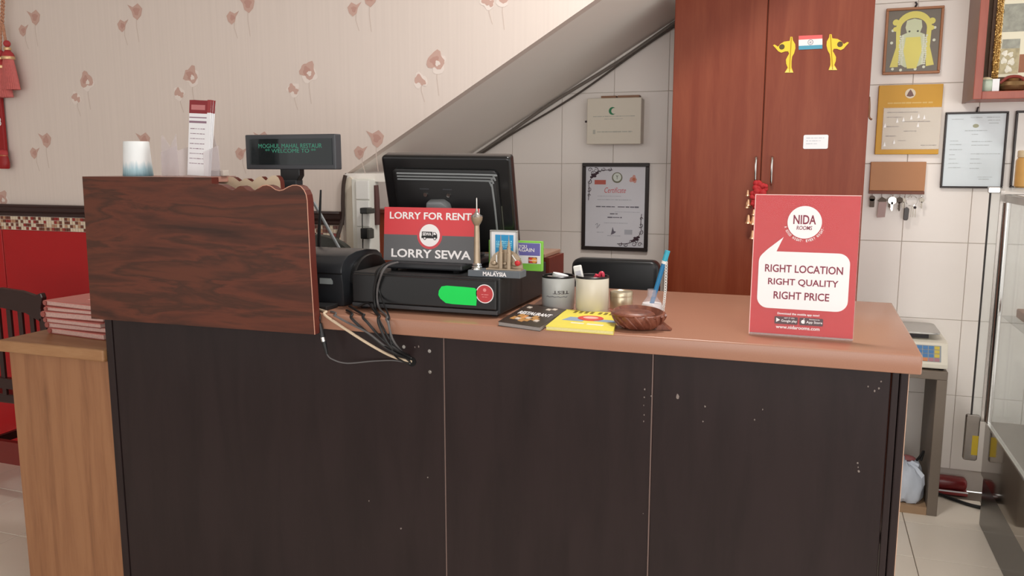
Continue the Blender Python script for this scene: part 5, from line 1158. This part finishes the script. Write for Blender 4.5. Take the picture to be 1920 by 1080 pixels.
for u0, v0, u1, v1, lb in ((680, 389, 708, 401, 'upper black plug adapter in the trunking sockets'), (681, 427, 706, 448, 'lower black plug adapter in the trunking sockets')):
    a, b = XZ(u0, v0, 2.93), XZ(u1, v1, 2.93)
    t = T('plug_adapter', lb, 'plug', ((a[0] + b[0]) / 2, 2.92, b[1]), (0, 0, 0), 'plug adapters on the trunking')
    MB().box(a[0], a[0] + .035, 2.905, 2.947, b[1], a[1]).build('plug', BLACK, t, bevel=.004); MB().box(a[0] + .035, b[0] - .012, 2.895, 2.935, b[1] + .002, a[1] - .002).build('body', M('adapter_grey', (64, 64, 60), .4), t, bevel=.004)
    MB().tube([(a[0] + .006, 2.92, (a[1] + b[1]) / 2), (a[0] - .004, 2.93, b[1] - .03), (a[0] - .004, 2.93, 1.0)], .0022, 6, 4).build('lead', CB, t)
o = MB().tube([(-1.79, 2.985, 1.40), (-1.80, 2.985, 1.36), (-1.805, 2.985, 1.3), (-1.81, 2.985, 1.22), (-1.822, 2.96, 1.14), (-1.83, 2.95, 1.05)], .008, 6, 4).build('wall_cable', M('old_cable_brown', (64, 50, 44), .6), None, smooth=True); tag(o, 'dark cable running down the end of the wallpapered wall', 'cable')
o = MB().tube([(-1.66, 3.0, 1.36), (-1.655, 2.998, 1.3), (-1.655, 2.998, 1.2)], .012, 6, 3).build('wall_cable', M('old_cable_maroon', (80, 46, 42), .6), None, smooth=True); tag(o, 'dark maroon cable running down right of the white trunking', 'cable')
t = T('low_cabinet', 'red brown cabinet under the stairs behind the lorry sign', 'cabinet', (-1.55, 3.4, 0))
MB().box(-1.78, -1.54, 3.2, 3.7, 0, 1.235).build('body', REDWOOD, t, bevel=.002); MB().box(-1.785, -1.535, 3.185, 3.71, 1.2355, 1.252).build('top', REDWOOD2, t, bevel=.002)
o = MB(); o.prism([XZ(u, v, 2.55) for u, v in ((634, 500), (637, 462), (640, 446), (645, 441), (651, 444), (657, 456), (662, 475), (666, 500))], 2.55, 2.60); o = o.build('headset_cushion', LEATHER, None, bevel=.008, seg=2, smooth=True)
bpy.data.objects.remove(o)
x0, z1 = XZ(634, 441, 2.68); x1, _ = XZ(668, 441, 2.68)
t = T('stool', 'black rounded chair back showing above the receipt printer', 'chair', ((x0 + x1) / 2, 2.8, 0))
hw = .17; cxs = x0 + .02 - .13
MB().prism([(cxs - hw, .85)] + [(cxs + hw * math.cos(R(a)), z1 - .10 + .10 * math.sin(R(a))) for a in range(180, -1, -12)] + [(cxs + hw, .85)], 2.68, 2.72).build('backrest', M('chair_black_green', (46, 48, 44), .4), t, bevel=.01, seg=2, smooth=True)
MB().box(cxs - .18, cxs + .18, 2.42, 2.72, .44, .49).build('seat', BLACKM, t, bevel=.015, seg=2)
for sx in (-1, 1):
    MB().tube([(cxs + sx * .15, 2.70, 0), (cxs + sx * .15, 2.70, .86)], .014, 8, 1).build('leg', BLACK, t); MB().tube([(cxs + sx * .15, 2.45, 0), (cxs + sx * .15, 2.45, .44)], .014, 8, 1).build('leg', BLACK, t)

# dark dining chair at the far left
ch = T('dining_chair', 'dark wooden dining chair with slatted back behind the oak cabinet', 'chair', (-3.15, 2.6, 0))
DW = M('dark_chair_wood', (46, 24, 22), .3, var=.15, scale=20); xc = -3.16; hw = .225
crest = [(xc - hw, .80), (xc - hw, .86), (xc - hw * .9, .90), (xc - hw * .5, .925), (xc, .935), (xc + hw * .5, .928), (xc + hw * .85, .912), (xc + hw, .925), (xc + hw * 1.04, .905), (xc + hw * .98, .86), (xc + hw * .98, .80)] + [(xc + hw * .6, .835), (xc, .85), (xc - hw * .6, .835)]
MB().prism(crest, 2.49, 2.515).build('crest_rail', DW, ch, bevel=.004)
for k in range(6): x = xc - .16 + .064 * k; MB().box(x - .012, x + .012, 2.495, 2.507, .47, .845).build('slat', DW, ch, bevel=.002)
MB().box(xc - hw, xc + hw, 2.49, 2.515, .50, .545).build('lower_rail', DW, ch); MB().prism([(xc - hw, 2.5), (xc + hw, 2.5), (xc + hw * 1.05, 2.93), (xc - hw * 1.05, 2.93)], .43, .47, 'z').build('seat', DW, ch, bevel=.01)
for sx in (-1, 1):
    MB().box(xc + sx * hw - .018, xc + sx * hw + .018, 2.49, 2.525, 0, .82).build('leg', DW, ch, bevel=.003); MB().box(xc + sx * hw - .018, xc + sx * hw + .018, 2.88, 2.915, 0, .43).build('leg', DW, ch, bevel=.003)
    MB().box(xc + sx * hw - .010, xc + sx * hw + .010, 2.525, 2.88, .2, .235).build('stretcher', DW, ch)
MB().box(xc - hw + .018, xc + hw - .018, 2.495, 2.52, .16, .26).build('stretcher', M('chair_red_rail', (110, 30, 26), .4), ch)
# red hanging ornament, upper left
og = T('hanging_ornament', 'red festive wall hanging with tassels at the upper left edge', 'ornament', (-3.66, 2.98, 1.42))
RT = M('tassel_red', (176, 56, 60), .6, var=.25, scale=90); RD = M('scroll_red', (150, 22, 24), .45); RPK = M('tassel_pink', (200, 104, 100), .6, var=.2, scale=90); GB = M('tassel_gold', (214, 176, 132), .35, .5)
MB().box(-3.86, -3.648, 2.972, 2.99, 1.47, 2.25).build('scroll', RD, og, bevel=.004)
MB().box(-3.86, -3.70, 2.9705, 2.972, 1.55, 2.2).build('scroll_panel', flat('scroll_bright', (196, 36, 34)), og)
m = MB(); x, z = XZ(0, 228, 2.97); put_text(m, '8', x - .004, z, .022, .04, 2.9698, .01); m.build('scroll_mark', WHITEP, og)
def rope(u0, v0, u1, v1, nm='rope', amp=.006):
    a, b = atY(u0, v0, 2.955), atY(u1, v1, 2.955)
    for ph in (0, math.pi):
        pts = [a.lerp(b, s / 24) + Vector((amp * math.cos(ph + s * 1.3), amp * math.sin(ph + s * 1.3), 0)) for s in range(25)]
        MB().tube(pts, .0045, 6, 1).build(nm, M('rope_gold_red', (190, 138, 110), .6, var=.4, scale=120), og, smooth=True)
rope(6, -12, 3, 58); rope(5, 45, 11, 80, amp=.003); rope(2, 40, 0, 110, amp=.003)
def tassel(u, v, s, mt):
    p = atY(u, v, 2.95); z = p.z
    MB().ball((p.x, p.y, z), .012 * s, 10, 6).build('tassel_knot', RT, og, smooth=True); MB().lathe([(.011 * s, 0), (.0125 * s, -.005 * s), (.011 * s, -.010 * s)], p.x, p.y, z - .012 * s, 12).build('tassel_band', GB, og, smooth=True)
    MB().lathe([(.008 * s, 0), (.017 * s, -.010 * s), (.021 * s, -.022 * s)], p.x, p.y, z - .022 * s, 14).build('tassel_cap', RT, og, smooth=True); MB().lathe([(.021 * s, 0), (.022 * s, -.006 * s), (.021 * s, -.010 * s)], p.x, p.y, z - .043 * s, 14).build('tassel_band', GB, og, smooth=True)
    m = MB()
    for k in range(26):
        a = 2 * math.pi * k / 26; c_, s__ = math.cos(a), math.sin(a)
        m.tube([(p.x + .015 * s * c_, p.y + .010 * s * s__, z - .05 * s), (p.x + .026 * s * c_, p.y + .014 * s * s__, z - .10 * s), (p.x + .036 * s * c_, p.y + .016 * s * s__, z - .155 * s)], .0042 * s, 5, 3)
    o = m.build('tassel_skirt', mt, og, smooth=True); o['kind'] = 'stuff'
    MB().ball((p.x + .002, p.y - .012, z - .10 * s), .008 * s, 8, 5, (1, .6, 3)).build('tassel_bead', GB, og, smooth=True)
tassel(13, 82, 1.35, RPK); tassel(1, 100, 1.3, RPK)
p = atY(8, 288, 2.965); MB().ball((p.x - .01, p.y, p.z), .03, 12, 8, (1, .6, .7)).build('lower_knot', RT, og, smooth=True); MB().lathe([(.03, 0), (.036, -.03), (.034, -.055), (.03, -.06)], p.x - .012, p.y, p.z - .012, 16, 1, .6).build('lower_finial', RD, og, smooth=True); MB().lathe([(.028, .006), (.03, 0), (.028, -.006)], p.x - .012, p.y, p.z - .01, 16, 1, .6).build('lower_band', M('finial_band', (170, 104, 70), .4, .4), og, smooth=True)
